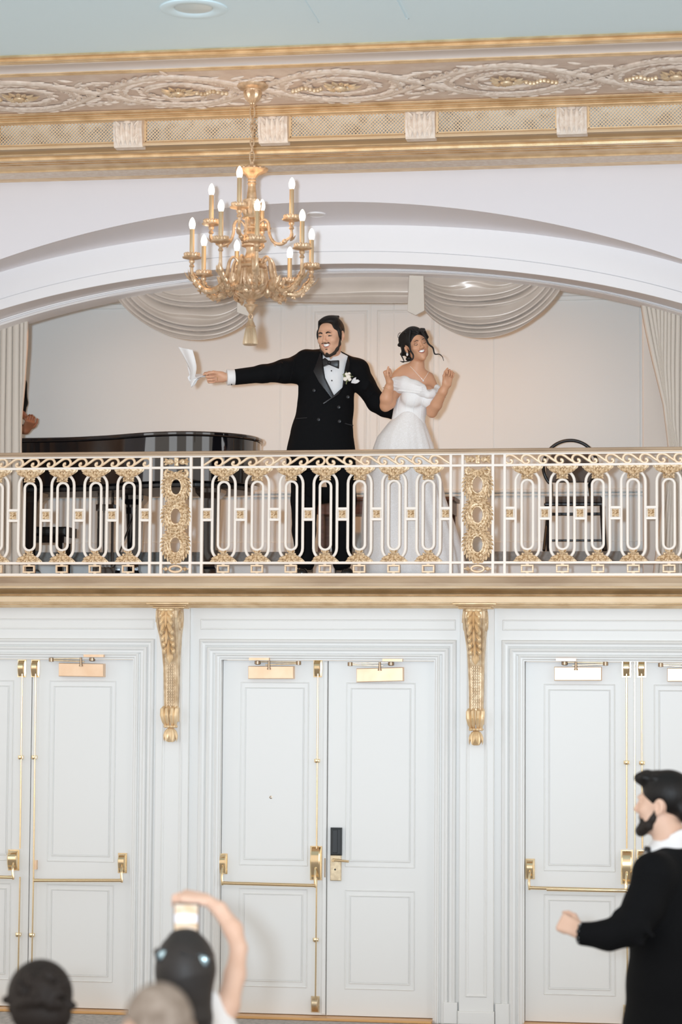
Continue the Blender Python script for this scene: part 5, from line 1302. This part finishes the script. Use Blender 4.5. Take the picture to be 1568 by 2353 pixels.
    for x,dx in ((703,-4),(786,6)):
        Sx=SDF(); a=at(x,1306,Y+.04); a[2]=Zfl+.05; c_=a+(-FH*.20+RH*dx*.006); c_[2]=Zfl+.038; Sx.cap(a,c_,.048,.042,.01); Sx.cap(a+ZU*.03,a+ZU*.08,.05,.055,.02); Sx.box((a[0],a[1],Zfl-.048),(.4,.5,.05),op='s'); sdf_obj('dress_shoe',[(Sx,.004)],mat('patent_leather',(.01,.01,.01),.15),root)
    b=MB(); c_=at(500.5,866,16.33); P=[c_+(ZU*math.cos(a)*.034+FH*math.sin(a)*.034) for a in np.linspace(0,2*PI,25)[:-1]]; b.tube(P,.0018,6,closed=True); b.build('bracelet',BRASS,root,True)
    # handkerchief
    hk=thing('handkerchief','white handkerchief waved in the hand of the man on the balcony','handkerchief',at(465,860,16.30))
    b=MB()
    def sheet(pl0,pl1,Ya,Yb,n=18,m=10,amp=.012,ph=0.):
        P=[]
        A0=smoothp([(x,0,y) for x,y in pl0],6); A1=smoothp([(x,0,y) for x,y in pl1],6)
        for i in range(n):
            t=i/(n-1); p=A0[int(round(t*(len(A0)-1)))]; q=A1[int(round(t*(len(A1)-1)))]; row=[]
            for j in range(m+1):
                u=j/m; row.append(at(p[0]*(1-u)+q[0]*u,p[2]*(1-u)+q[2]*u,Ya+(Yb-Ya)*u+amp*math.sin(u*7+ph+t*2)*t))
            P.append(row)
        b.grid(np.array(P))
    sheet([(474,858),(450,868),(452,846),(449,826),(443,804)],[(474,862),(440,874),(438,852),(426,826),(410,797)],16.27,16.33)
    sheet([(470,862),(455,872),(449,883),(440,891)],[(468,860),(446,858),(432,842),(430,835)],16.32,16.40,amp=.02,ph=1.)
    sheet([(472,866),(458,868),(448,876),(441,889)],[(470,860),(452,860),(436,862),(431,868)],16.29,16.36,amp=.015,ph=2.)
    o=b.build('cloth',SHIRT,hk,True,180); md=o.modifiers.new('s','SOLIDIFY'); md.thickness=.0025
groom()
# ---------------------------------------------------------------- bride
def bride():
    Y=16.42; s=sc(955,900,Y)
    root=seg_person('person','woman in white off-shoulder lace wedding gown dancing with closed eyes and raised fists',tuple(at(945,1318,Y)[:2])+(Zfl,))
    hs=.985; fr=hframe(17,-5,17); o=at(957.5,794,Y-.03); hd=Head(o,fr,hs)
    S=SDF(); hd.build(S,fem=True,neck=(at(957,858,Y+.01),.050))
    S.cap(at(957,845,Y),at(957,866,Y+.01),.046,.055,.03)
    chain(S,[(917,866,Y,14.5),(950,862,Y+.02,14),(985,868,Y+.03,13)],s,.035)
    S.cap(at(938,868,Y),at(944,900,Y),32/s,35/s,.03,sq=(FH,.62)); S.cap(at(970,876,Y),at(974,900,Y),23/s,24/s,.03,sq=(FH,.7))
    S.ell(at(950,903,Y-.07),(.07,.06,.07),k=.03); S.ell(at(984,905,Y-.04),(.050,.05,.06),k=.03)
    chain(S,[(914,872,Y,15.5),(906,895,Y-.04,16),(893,925,Y-.10,15.5),(886,934,Y-.12,12)],s,.02)
    chain(S,[(886,932,Y-.12,12.5),(888,915,Y-.15,14),(894,892,Y-.18,10),(896.5,880,Y-.19,7.6)],s,.012)
    chain(S,[(990,880,Y+.02,13),(1000,905,Y-.01,13),(994,938,Y-.05,12.5),(993,948,Y-.06,11)],s,.02)
    chain(S,[(993,948,Y-.06,11.5),(1003,930,Y-.10,13),(1018,900,Y-.16,10),(1027,884,Y-.18,7.8)],s,.012)
    wr=at(896.5,880,Y-.19); hand(S,wr,at(885,850,Y-.20)-wr,-FH*.25+RH*.8,-FH*.9+RH*.3,.165,[(75,85,55),(80,90,55),(85,90,55),(88,90,55)],thumb=((.75,.45,.25),(.9,.0,.35),(.8,-.2,.5)))
    wr=at(1027,884,Y-.18); hand(S,wr,at(1034,848,Y-.19)-wr,-FH*.9+RH*.25,-RH,.170,[(45,75,50),(62,85,50),(72,85,50),(78,85,50)],thumb=((.8,.35,.35),(.95,-.05,.3),(.85,-.3,.35)))
    body=sdf_obj('body',[(S,.0023)],SKINB,root)
    hd.face(S,root,HAIR,LIPB,False,True)
    b=MB()
    for g in (-1,1): hd.stroke(S,b,[(g*.020,.010),(g*.031,.0125),(g*.043,.010)],[.0028,.0045,.0028],-.0022)
    b.build('eye_shadow',LIDM,root,True)
    # hair
    Hs=SDF(); e=hd.e
    e(Hs,(0,.022,.040),(.086,.100,.100)); e(Hs,(-.035,.060,.060),(.060,.060,.060),k=.02); e(Hs,(-.05,.05,-.005),(.045,.06,.060),k=.02)
    e(Hs,(0,-.135,-.022),(.074,.108,.104),k=.010,op='s'); e(Hs,(0,-.03,-.135),(.13,.15,.075),k=.01,op='s'); e(Hs,(-.082,-.004,-.02),(.020,.026,.040),k=.006,op='s')
    for q in range(14):
        a=q*1.1; c_=(-.045+.035*math.cos(a),.075+.015*math.sin(a*2),.070-.011*q); e(Hs,c_,(.026,.022,.016),k=.006)
    for q in range(8): e(Hs,(-.055+.014*q,.0+.01*math.sin(q*2),.118-.0012*(q-3)**2),(.016,.022,.012),k=.006)
    for q in range(11):
        t=q/10.; g=-1 if q<7 else 1; x0=.012-.02*t if g<0 else .02+.008*(q-7)
        P=[(x0,-.070,.098-.004*abs(q-5)),(x0+g*.030,-.050+.02*t,.115-.020*t),(x0+g*.062,-.005+.03*t,.085-.045*t),(g*.070,.045,.045-.05*t)]
        for a,b_ in zip(P[:-1],P[1:]): hd.c(Hs,a,b_,.0075,.0085,k=.005)
    hairs=[(Hs,.0026)]
    T=SDF()
    def strand(pl,r0,r1,Yo):
        P=smoothp([(x,0,y) for x,y in pl],4); W=[at(p[0],p[2],Yo) for p in P]; n=len(W)
        for i in range(n-1): T.cap(W[i],W[i+1],(r0+(r1-r0)*i/n)/s,(r0+(r1-r0)*(i+1)/n)/s,.002)
    strand([(943,760),(941,778),(942,795),(944,806),(950,816),(948,826),(938,830),(928,831),(920,830)],2.8,.6,Y-.115)
    strand([(970,764),(978,775),(985,790),(995,799),(998,810),(1001,814),(1010,814),(1017,820),(1020,829)],2.6,.5,Y-.10)
    strand([(926,808),(923,816),(927,825),(929,832),(923,832)],1.8,.5,Y-.02); strand([(944,806),(940,814),(946,824),(940,829)],1.2,.5,Y-.115)
    strand([(921,764),(916,768),(915,775),(919,779)],.7,.4,Y); 
    hairs.append((T,.0016)); sdf_obj('hair',hairs,HAIR,root)
    # bodice and band
    B=SDF(); chain(B,[(950,914,Y+.0,34),(945,935,Y,35.5),(940,956,Y,35),(938,975,Y,40)],s,.03,sq=(FH,.72))
    B.ell(at(948,912,Y-.08),(.078,.062,.075),k=.03); B.ell(at(985,914,Y-.055),(.058,.055,.068),k=.03)
    B.cap(at(957,893,Y+.15),at(957,900,Y+.15),.2,.2,.01,op='s') if False else None
    B.box(at(950,870,Y),(.4,.4,.085),k=.01,op='s')
    sdf_obj('bodice',[(B,.0035)],LACET,root)
    b=MB()
    for pl in ([(937,911),(933,935),(934,950)],[(957,911),(951,930),(950,956)],[(976,913),(969,935),(966,960)],[(919,911),(914,930),(912,950)]):
        b.tube([surfpt(B,p[0],p[2],Y-.3,Y+.1,.001) for p in smoothp([(x,0,y) for x,y in pl],5)],.0018,6)
    b.build('boning_seams',DRESS,root,True)
    N=SDF()
    def band(lst,k=.02):
        for a,b_ in zip(lst[:-1],lst[1:]): N.cap(at(*a[:3]),at(*b_[:3]),a[3]/s,b_[3]/s,k,sq=(FH,1.0))
    band([(914,877,Y+.06,13),(912,883,Y-.0,17),(914,885,Y-.055,18.5),(932,884,Y-.085,20),(952,890,Y-.10,18),(970,897,Y-.115,13.5),(984,906,Y-.115,8)])
    band([(984,907,Y-.11,8),(994,905,Y-.09,10),(1001,905,Y-.05,10.5),(1002,896,Y-.0,11),(1000,890,Y+.05,10)])
    # hollow it so the chest shows
    N.cap(at(950,850,Y-.005),at(957,872,Y-.02),.105,.100,.015,op='s'); N.cap(at(978,868,Y-.05),at(986,893,Y-.12),.062,.018,.01,op='s')
    for q in range(4): N.cap(at(903,872+8*q,Y-.115),at(975,890+5*q,Y-.17),.0035,.003,.012)
    sdf_obj('off_shoulder_band',[(N,.0032)],LACET,root)
    # skirt
    rows=[(944,913,966),(957,908,970),(970,893,976.5),(1003,866,988),(1030,856,997),(1080,845,1008),(1143,833,1020),(1200,829,1040),(1260,828,1058),(1319,826,1070)]
    ys=np.linspace(944,1319,46); V=[]; n=120
    for y in ys:
        xl=interp([r[0] for r in rows],[r[1] for r in rows],y); xr=interp([r[0] for r in rows],[r[2] for r in rows],y)
        c_=at((xl+xr)/2,y,Y); z=c_[2]; ra=(at(xr,y,Y)[0]-at(xl,y,Y)[0])/2; t=(y-944)/375.; rb=.095+.28*t**.7; row=[]
        for k_ in range(n):
            a=2*PI*k_/n; f_=1+.055*min(1,t*2.2)*(math.sin(11*a+1.3*math.sin(3*a))+.5*math.sin(23*a+2))*(.6+.4*math.sin(2*a))
            p=c_+np.array([math.cos(a)*ra*(1+(f_-1)*.6),0,0])+np.array([0,1,0])*(-math.sin(a)*rb*f_+.02+.12*t)
            # V dip of the waist seam
            row.append(p)
        V.append(row)
    b=MB(); A=np.array(V); A=np.concatenate([A,A[:,:1]],1); A[-1,:,2]=Zfl+.01; b.grid(A); o=b.build('skirt',LACE,root,True,180); md=o.modifiers.new('s','SOLIDIFY'); md.thickness=.004
    b=MB(); c_=hd.w(-.086,-.006,-.045); b.ell(c_,(.0075,.0075,.011)); b.tube([hd.w(-.083,.0,-.03),c_],.0015,6); b.build('pearl_earrings',PEARL,root,True)
    b=MB()
    P=[surfpt(S,p[0],p[2],Y-.5,Y+.3,.003) for p in smoothp([(943,842,)[:1]+(0,842),(951,0,850),(961,0,861),(969,0,869.5),(973,0,873),(980,0,864),(985,0,855)],3)]; pend=surfpt(S,973,873,Y-.5,Y+.3,.0012)
    b.tube(P,.0011,6); b.ell(pend+np.array([0,-.004,-.006]),(.006,.006,.006)); b.build('pendant_necklace',PEARL,root,True)
    for cx_,cy_,yy,r_ in ((892,894,Y-.175,.036),(1013,908,Y-.14,.038)):
        b=MB(); c_=at(cx_,cy_,yy); ax_=np.array([.3 if cx_<950 else .5,0,1.]); ax_/=np.linalg.norm(ax_); u=np.cross(ax_,FH); u/=np.linalg.norm(u); v=np.cross(ax_,u)
        b.tube([c_+r_*(u*math.cos(a)+v*math.sin(a)) for a in np.linspace(0,2*PI,25)[:-1]],.0012,6,closed=True); b.build('bracelet',BRASS,root,True)
bride()
# ---------------------------------------------------------------- man behind the curtain
def hidden_man():
    Y=18.35; s=sc(30,970,Y)
    root=seg_person('person','man in dark clothes behind the left curtain with clasped hands showing',tuple(at(12,1269,Y)[:2])+(ZDA,))
    hd=Head(at(8,790,Y),hframe(35,0,0),1.05); S=SDF(); hd.build(S,neck=(at(8,860,Y),.055)); Sh=SDF()
    w1=at(50,952,Y-.20); Sh.cap(at(35,948,Y-.1),w1,.034,.030); hand(Sh,w1,at(76,974,Y-.28)-w1,FH*.4-ZU*.3-RH*.6,ZU+RH*.4,.20,[(20,45,30),(22,50,30),(25,55,30),(28,55,30)],thumb=((.7,.6,.1),(.95,.25,.1),(1,.1,.1)))
    w2=at(58,990,Y-.26); Sh.cap(at(38,985,Y-.15),w2,.033,.029); hand(Sh,w2,at(70,968,Y-.30)-w2,FH*.5-RH*.3,RH*.5+ZU*.2,.19,[(35,60,40)]*4)
    C_=SDF(); C_.cap(at(8,860,Y),at(6,900,Y),.055,.10,.04); chain(C_,[(8,880,Y,16),(40,885,Y,14),(46,925,Y-.05,10),(40,948,Y-.1,9)],s,.02); chain(C_,[(8,880,Y,16),(-38,880,Y,15),(-20,960,Y-.1,12),(40,985,Y-.16,10)],s,.02)
    sdf_obj('body',[(S,.005),(Sh,.0025),(C_,.007)],SKINP,root)
    J=SDF(); chain(J,[(-38,868,Y,24),(8,858,Y,22),(40,880,Y,20)],s,.03); chain(J,[(4,900,Y,50),(2,1000,Y,46),(2,1060,Y,48)],s,.03,sq=(FH,.65)); chain(J,[(42,885,Y,20),(48,925,Y-.05,15),(46,946,Y-.15,13)],s,.02); chain(J,[(-38,880,Y,22),(-20,960,Y-.1,18),(44,985,Y-.22,13)],s,.02)
    chain(J,[(-12,1060,Y,28),(-12,1160,Y,22),(-12,1258,Y,15)],s,.02); chain(J,[(22,1060,Y,28),(22,1160,Y,22),(22,1258,Y,15)],s,.02); J.box(at(5,1269,Y)-ZU*.04,(.5,.5,.05),op='s')
    sdf_obj('dark_suit',[(J,.008)],SUIT,root)
    Hs=SDF(); hd.e(Hs,(0,.024,.034),(.084,.102,.094)); hd.e(Hs,(0,-.135,-.022),(.08,.108,.104),op='s'); hd.e(Hs,(0,-.03,-.135),(.13,.15,.085),op='s'); sdf_obj('hair',[(Hs,.005)],HAIR,root)
hidden_man()
# ---------------------------------------------------------------- guests in the foreground
def Yfor(px,py,scale): d=ray(px,py); return d[1]/scale
def right_man():
    Y=Yfor(1530,1950,516); s=516.
    root=seg_person('person','bearded man in black tuxedo with raised fist standing at the right edge',tuple(at(1545,2000,Y)[:2])+(0,))
    hd=Head(at(1523,1851,Y),hframe(-114,6,3),1.16); S=SDF(); hd.build(S,smile=False,neck=(at(1540,1955,Y),.062)); S.cap(at(1532,1890,Y),at(1548,1965,Y),.066,.075,.02)
    Sh=SDF(); wr=at(1335,2140,Y-.22); Sh.cap(at(1360,2146,Y-.22),wr,.034,.031); hand(Sh,wr,at(1300,2124,Y-.20)-wr,FH*.8-ZU*.2,ZU*.9,.20,[(60,80,50),(75,85,50),(82,85,50),(85,85,50)],thumb=((.7,.55,.2),(.9,.1,.3),(.8,-.2,.5)),k=.01)
    C_=SDF(); C_.cap(at(1545,1960,Y),at(1548,2020,Y),.075,.09,.04); chain(C_,[(1540,2010,Y,30),(1505,2015,Y-.18,28),(1450,2132,Y-.25,22),(1400,2149,Y-.25,18),(1350,2144,Y-.22,16)],s,.03)
    sdf_obj('body',[(S,.004),(Sh,.0035),(C_,.008)],SKING,root)
    b=MB(); hd.stroke(S,b,[(-.013,.0255),(-.028,.0315),(-.046,.0235)],.004); b.build('eyebrows',HAIRB,root,True)
    Hs=SDF(); e=hd.e; e(Hs,(0,.022,.046),(.084,.102,.094)); e(Hs,(0,-.055,.098),(.06,.062,.032),k=.02); e(Hs,(0,.09,-.01),(.06,.026,.05),k=.02)
    for q in range(16): e(Hs,(-.05+.02*(q%6),-.07+.04*(q//6)+.01*(q%2),.118-.002*((q%6)-2.5)**2),(.018,.022,.015),k=.008)
    e(Hs,(0,-.135,-.030),(.085,.104,.104),k=.010,op='s'); e(Hs,(0,-.05,-.105),(.13,.14,.10),k=.02,op='s'); 
    for g in (-1,1): e(Hs,(g*.088,.012,-.008),(.028,.030,.040),k=.01,op='s')
    sdf_obj('hair',[(Hs,.004)],HAIR,root)
    B=SDF()
    for g in (-1,1):
        P=[hd.w(g*.066,-.004,-.015),hd.w(g*.060,-.018,-.050),hd.w(g*.052,-.034,-.076),hd.w(g*.036,-.062,-.094),hd.w(0,-.080,-.104)]
        for i in range(4): B.cap(P[i],P[i+1],(.009,.015,.021,.024)[i],(.015,.021,.024,.024)[i],.012)
        B.cap(hd.w(g*.040,-.060,-.060),hd.w(g*.036,-.064,-.085),.016,.020,.012)
        B.cap(hd.proj(S,0,-.038,0),hd.proj(S,g*.03,-.048,0),.006,.005,.004); B.cap(hd.proj(S,g*.03,-.048,0),hd.proj(S,g*.032,-.08,0),.005,.009,.004)
    B.cap(hd.proj(S,0,-.085,-.003),hd.proj(S,0,-.105,-.003),.016,.016,.005); sdf_obj('beard',[(B,.004)],HAIRB,root)
    J=SDF(); fw_=hd.f[1]
    J.cap(at(1500,2002,Y-.19),at(1585,1975,Y+.20),.078,.078,.05); J.cap(at(1535,1990,Y),at(1565,1965,Y+.02),.10,.09,.05)
    chain(J,[(1548,2040,Y,92),(1545,2150,Y,92),(1541,2260,Y,95),(1541,2370,Y,104),(1543,2440,Y,108)],s,.05,sq=(FH,1.15))
    chain(J,[(1505,2015,Y-.18,50),(1478,2085,Y-.22,43),(1450,2132,Y-.25,38),(1400,2149,Y-.25,31.5),(1342,2146,Y-.235,27)],s,.04)
    J.cap(at(1420,2100,Y-.24),at(1475,2170,Y-.30),.016,.012,.03); J.cap(at(1450,2090,Y-.26),at(1500,2150,Y-.32),.014,.012,.03)
    J.cap(at(1560,1850,Y),at(1550,1925,Y),.095,.078,.015,op='s'); J.cap(at(1345,2146,Y-.235),at(1300,2140,Y-.22),.043,.043,.005,op='s')
    for xx,yy in ((1522,Y-.1),(1556,Y+.1)): chain(J,[(xx,2430,yy,54),(xx+4,2560,yy,44),(xx+6,2700,yy,36)],s,.03)
    sdf_obj('jacket',[(J,.008)],SUIT,root)
    T=SDF(); T.cap(at(1548,1922,Y),at(1543,1962,Y),.083,.090,.02); T.cap(at(1540,1885,Y),at(1540,1918,Y),.08,.076,.01,op='s'); T.ell(at(1512,1965,Y-.02),(.06,.09,.06),k=.02); sdf_obj('dress_shirt',[(T,.005)],SHIRT,root)
    b=MB(); ca,cb=at(1345,2146,Y-.235),at(1331,2145,Y-.235); b.tube([ca,ca*.5+cb*.5,cb],[.044,.046,.045],28); b.build('shirt_cuff',SHIRT,root,True,40)
    b=MB(); c_=at(1491,1957,Y-.06); b.ell(c_+np.array([0,-.0,0]),(.022,.045,.024)); b.ell(c_+np.array([-.01,-.03,0]),(.012,.02,.028)); b.build('bow_tie',SATB,root,True)
    b=MB()
    for q in range(7): a=q*.9; b.ell(at(1487+6*math.cos(a),1971+6*math.sin(a),Y-.14),(.016,.016,.014),nu=8,nv=6)
    b.build('boutonniere_flowers',PETAL,root,True)
    for yy in (Y-.1,Y+.1):
        Sx=SDF(); p=at(1560,2690,yy); a=np.array([p[0],yy,.05]); Sx.cap(a,a-RH*.2-ZU*.01,.05,.04); Sx.box((a[0],yy,-.05),(.5,.5,.05),op='s'); sdf_obj('dress_shoe',[(Sx,.008)],BLACKM,root)
right_man()
def seated(J,cx,Y,s,z_sh,hw,depth_dir=1):
    "torso, thighs and shins of a guest seated facing the stage"
    c=at(cx,2300,Y); X,yy=c[0],c[1]
    J.cap((X-hw,yy,z_sh),(X+hw,yy,z_sh),.062,.062,.05); J.cap((X,yy,z_sh-.12),(X,yy,.58),.17,.165,.05,sq=(FH,.65))
    for g in (-1,1):
        J.cap((X+g*.09,yy,.52),(X+g*.11,yy+.42,.50),.082,.065,.04); J.cap((X+g*.11,yy+.42,.50),(X+g*.11,yy+.42,.10),.06,.045,.02)
    return X,yy
def shoes(root,X,yy):
    for g in (-1,1):
        Sx=SDF(); Sx.cap((X+g*.11,yy+.42,.05),(X+g*.12,yy+.60,.035),.048,.036); Sx.box((X,yy+.5,-.05),(.5,.5,.05),op='s'); sdf_obj('shoe',[(Sx,.008)],BLACKM,root)
def phone_woman():
    s=650.; Y=Yfor(425,2215,s)
    root=seg_person('person','dark haired woman in white raising a phone with one bare arm, seen from behind',tuple(at(430,2300,Y)[:2])+(0,))
    hd=Head(at(428,2232,Y),hframe(176,0,0),1.06); S=SDF(); hd.build(S,fem=True,smile=False,neck=(at(430,2345,Y),.05))
    chain(S,[(500,2362,Y+.02,30),(523,2310,Y+.05,27),(540,2240,Y+.12,24),(549,2180,Y+.18,19.5)],s,.02); chain(S,[(549,2178,Y+.18,19.5),(536,2135,Y+.22,22),(505,2090,Y+.26,17.5),(478,2070,Y+.28,14)],s,.015)
    Sh=SDF(); wr=at(476,2069,Y+.28); hand(Sh,wr,at(415,2058,Y+.28)-wr,-ZU*.75+FH*.3,FH,.185,[(25,70,40),(20,70,40),(25,70,40),(35,70,40)],thumb=((.6,-.1,.65),(.5,-.3,.8),(.3,-.2,.95)))
    sdf_obj('body',[(S,.0045),(Sh,.003)],SKING,root)
    Hs=SDF(); e=hd.e; e(Hs,(0,.022,.030),(.098,.108,.108)); Hs.cap(at(427,2250,Y-.045),at(448,2340,Y-.06),.100,.060,.04); Hs.cap(at(448,2340,Y-.06),at(462,2420,Y-.06),.060,.03,.02); e(Hs,(0,-.14,-.03),(.085,.105,.12),k=.01,op='s')
    Hs.ell(at(425,2150,Y-.02),(.05,.05,.022),k=.02); sdf_obj('hair',[(Hs,.005)],mat('sleek_dark_hair',(.020,.017,.016),.55,bump=.3,bscale=120,stretch=(1,1,.2)),root)
    J=SDF(); X,yy=seated(J,440,Y+.02,s,at(440,2392,Y)[2],.13); J.cap(at(497,2345,Y+.03),at(482,2300,Y+.02),.062,.040,.04); J.cap(at(480,2330,Y),at(497,2400,Y),.045,.07,.03)
    sdf_obj('white_dress',[(J,.009)],SHIRT,root); shoes(root,X,yy)
    g_=thing('sunglasses','dark sunglasses worn on the back of the hair of the woman with the phone','sunglasses',at(420,2200,Y-.1))
    b=MB()
    for x,y in ((377,2196),(464,2207)): c=at(x,y,Y-.105 if x<400 else Y-.10); b.ell(c,(.024,.008,.019),nu=18,nv=10)
    b.build('lenses',mat('mirror_lens',(.45,.60,.66),.15,.6),g_,True)
    b=MB()
    for x,y in ((377,2196),(464,2207)):
        c=at(x,y,Y-.098); b.tube([c+RH*.028*math.cos(a)+ZU*.022*math.sin(a)-FH*.004 for a in np.linspace(0,2*PI,25)[:-1]],.005,8,closed=True)
    b.tube([at(395,2196,Y-.12),at(420,2192,Y-.128),at(445,2203,Y-.12)],.005,8); b.tube([at(360,2193,Y-.09),at(355,2186,Y-.02),at(362,2180,Y+.07)],.006,8); b.tube([at(482,2205,Y-.08),at(491,2197,Y-.0),at(487,2188,Y+.07)],.006,8); b.build('glasses_frame',BLACKM,g_,True)
    p=thing('smartphone','smartphone filming the balcony, held above the dark haired woman','phone',at(428,2110,Y+.22))
    yp=Y+.24
    x0,x1,z0,z1=at(398,2110,yp)[0],at(458,2110,yp)[0],at(428,2146,yp)[2]-.03,at(428,2075,yp)[2]
    b=MB(); b.box((x0,yp,z0),(x1,yp+.010,z1),bev=.004); b.build('phone_case',mat('phone_case',(.12,.09,.08),.4),p)
    scr=mat('phone_screen_image',(.9,.88,.92),.2,emit=(.85,.84,.92),estr=.15); b=MB(); m1=.006; h=z1-z0
    b.box((x0+m1,yp-.001,z0+h*.50),(x1-m1,yp+.001,z0+h*.72)); b.build('screen_bright_band',scr,p)
    b=MB(); b.box((x0+m1,yp-.001,z0+h*.72),(x1-m1,yp+.001,z1-.006)); b.box((x0+m1,yp-.001,z0+.006),(x1-m1,yp+.001,z0+h*.50)); b.build('screen_gold_bands',mat('phone_screen_gold',(.75,.55,.36),.2,col2=(.85,.75,.65),nscale=30,emit=(.6,.42,.26),estr=.12),p)
phone_woman()
def left_guest():
    s=670.; Y=Yfor(90,2285,s)
    root=seg_person('person','guest with curly dark hair pinned up, head seen from behind at lower left',tuple(at(95,2300,Y)[:2])+(0,))
    hd=Head(at(95,2305,Y),hframe(170,0,0),1.0); S=SDF(); hd.build(S,fem=True,smile=False,neck=(at(98,2400,Y),.05)); sdf_obj('body',[(S,.006)],SKING,root)
    Hs=SDF(); e=hd.e; Hs.ell(at(92,2285,Y),(.112,.12,.120)); Hs.ell(at(96,2330,Y-.07),(.105,.07,.075),k=.03)
    rg=np.random.default_rng(11)
    for q in range(46):
        a=rg.random()*PI*2; r_=rg.random()**.5; x=92+62*r_*math.cos(a); y=2292+76*r_*math.sin(a); d=.135*math.sqrt(max(0,1-r_*r_*.85)); Hs.cap(at(x,y,Y-d),at(x+22*math.cos(a*3),y+12*math.sin(a*5),Y-d*.98),.022,.014,.007)
    e(Hs,(0,-.15,-.04),(.085,.105,.12),k=.01,op='s'); sdf_obj('hair',[(Hs,.0045)],HAIRB,root)
    J=SDF(); X,yy=seated(J,98,Y,s,at(98,2440,Y)[2],.14); sdf_obj('dark_dress',[(J,.010)],SUIT,root); shoes(root,X,yy)
left_guest()
def grey_man():
    s=900.; Y=Yfor(365,2320,s)
    root=seg_person('person','man with thinning short grey hair, head seen from behind at bottom centre left',tuple(at(365,2330,Y)[:2])+(0,))
    hd=Head(at(363,2378,Y),hframe(195,0,2),1.10); S=SDF(); hd.build(S,smile=False,neck=(at(365,2470,Y),.062)); sdf_obj('body',[(S,.005)],SKING,root)
    Hs=SDF(); e=hd.e; e(Hs,(0,.016,.034),(.0790,.097,.0885)); e(Hs,(0,-.135,-.022),(.08,.112,.118),k=.02,op='s'); e(Hs,(.075,.02,-.02),(.03,.08,.055),k=.02,op='s'); sdf_obj('hair',[(Hs,.005)],HAIRG,root)
    J=SDF(); X,yy=seated(J,365,Y,s,at(365,2520,Y)[2],.16); sdf_obj('dark_suit',[(J,.010)],SUIT,root); shoes(root,X,yy)
grey_man()
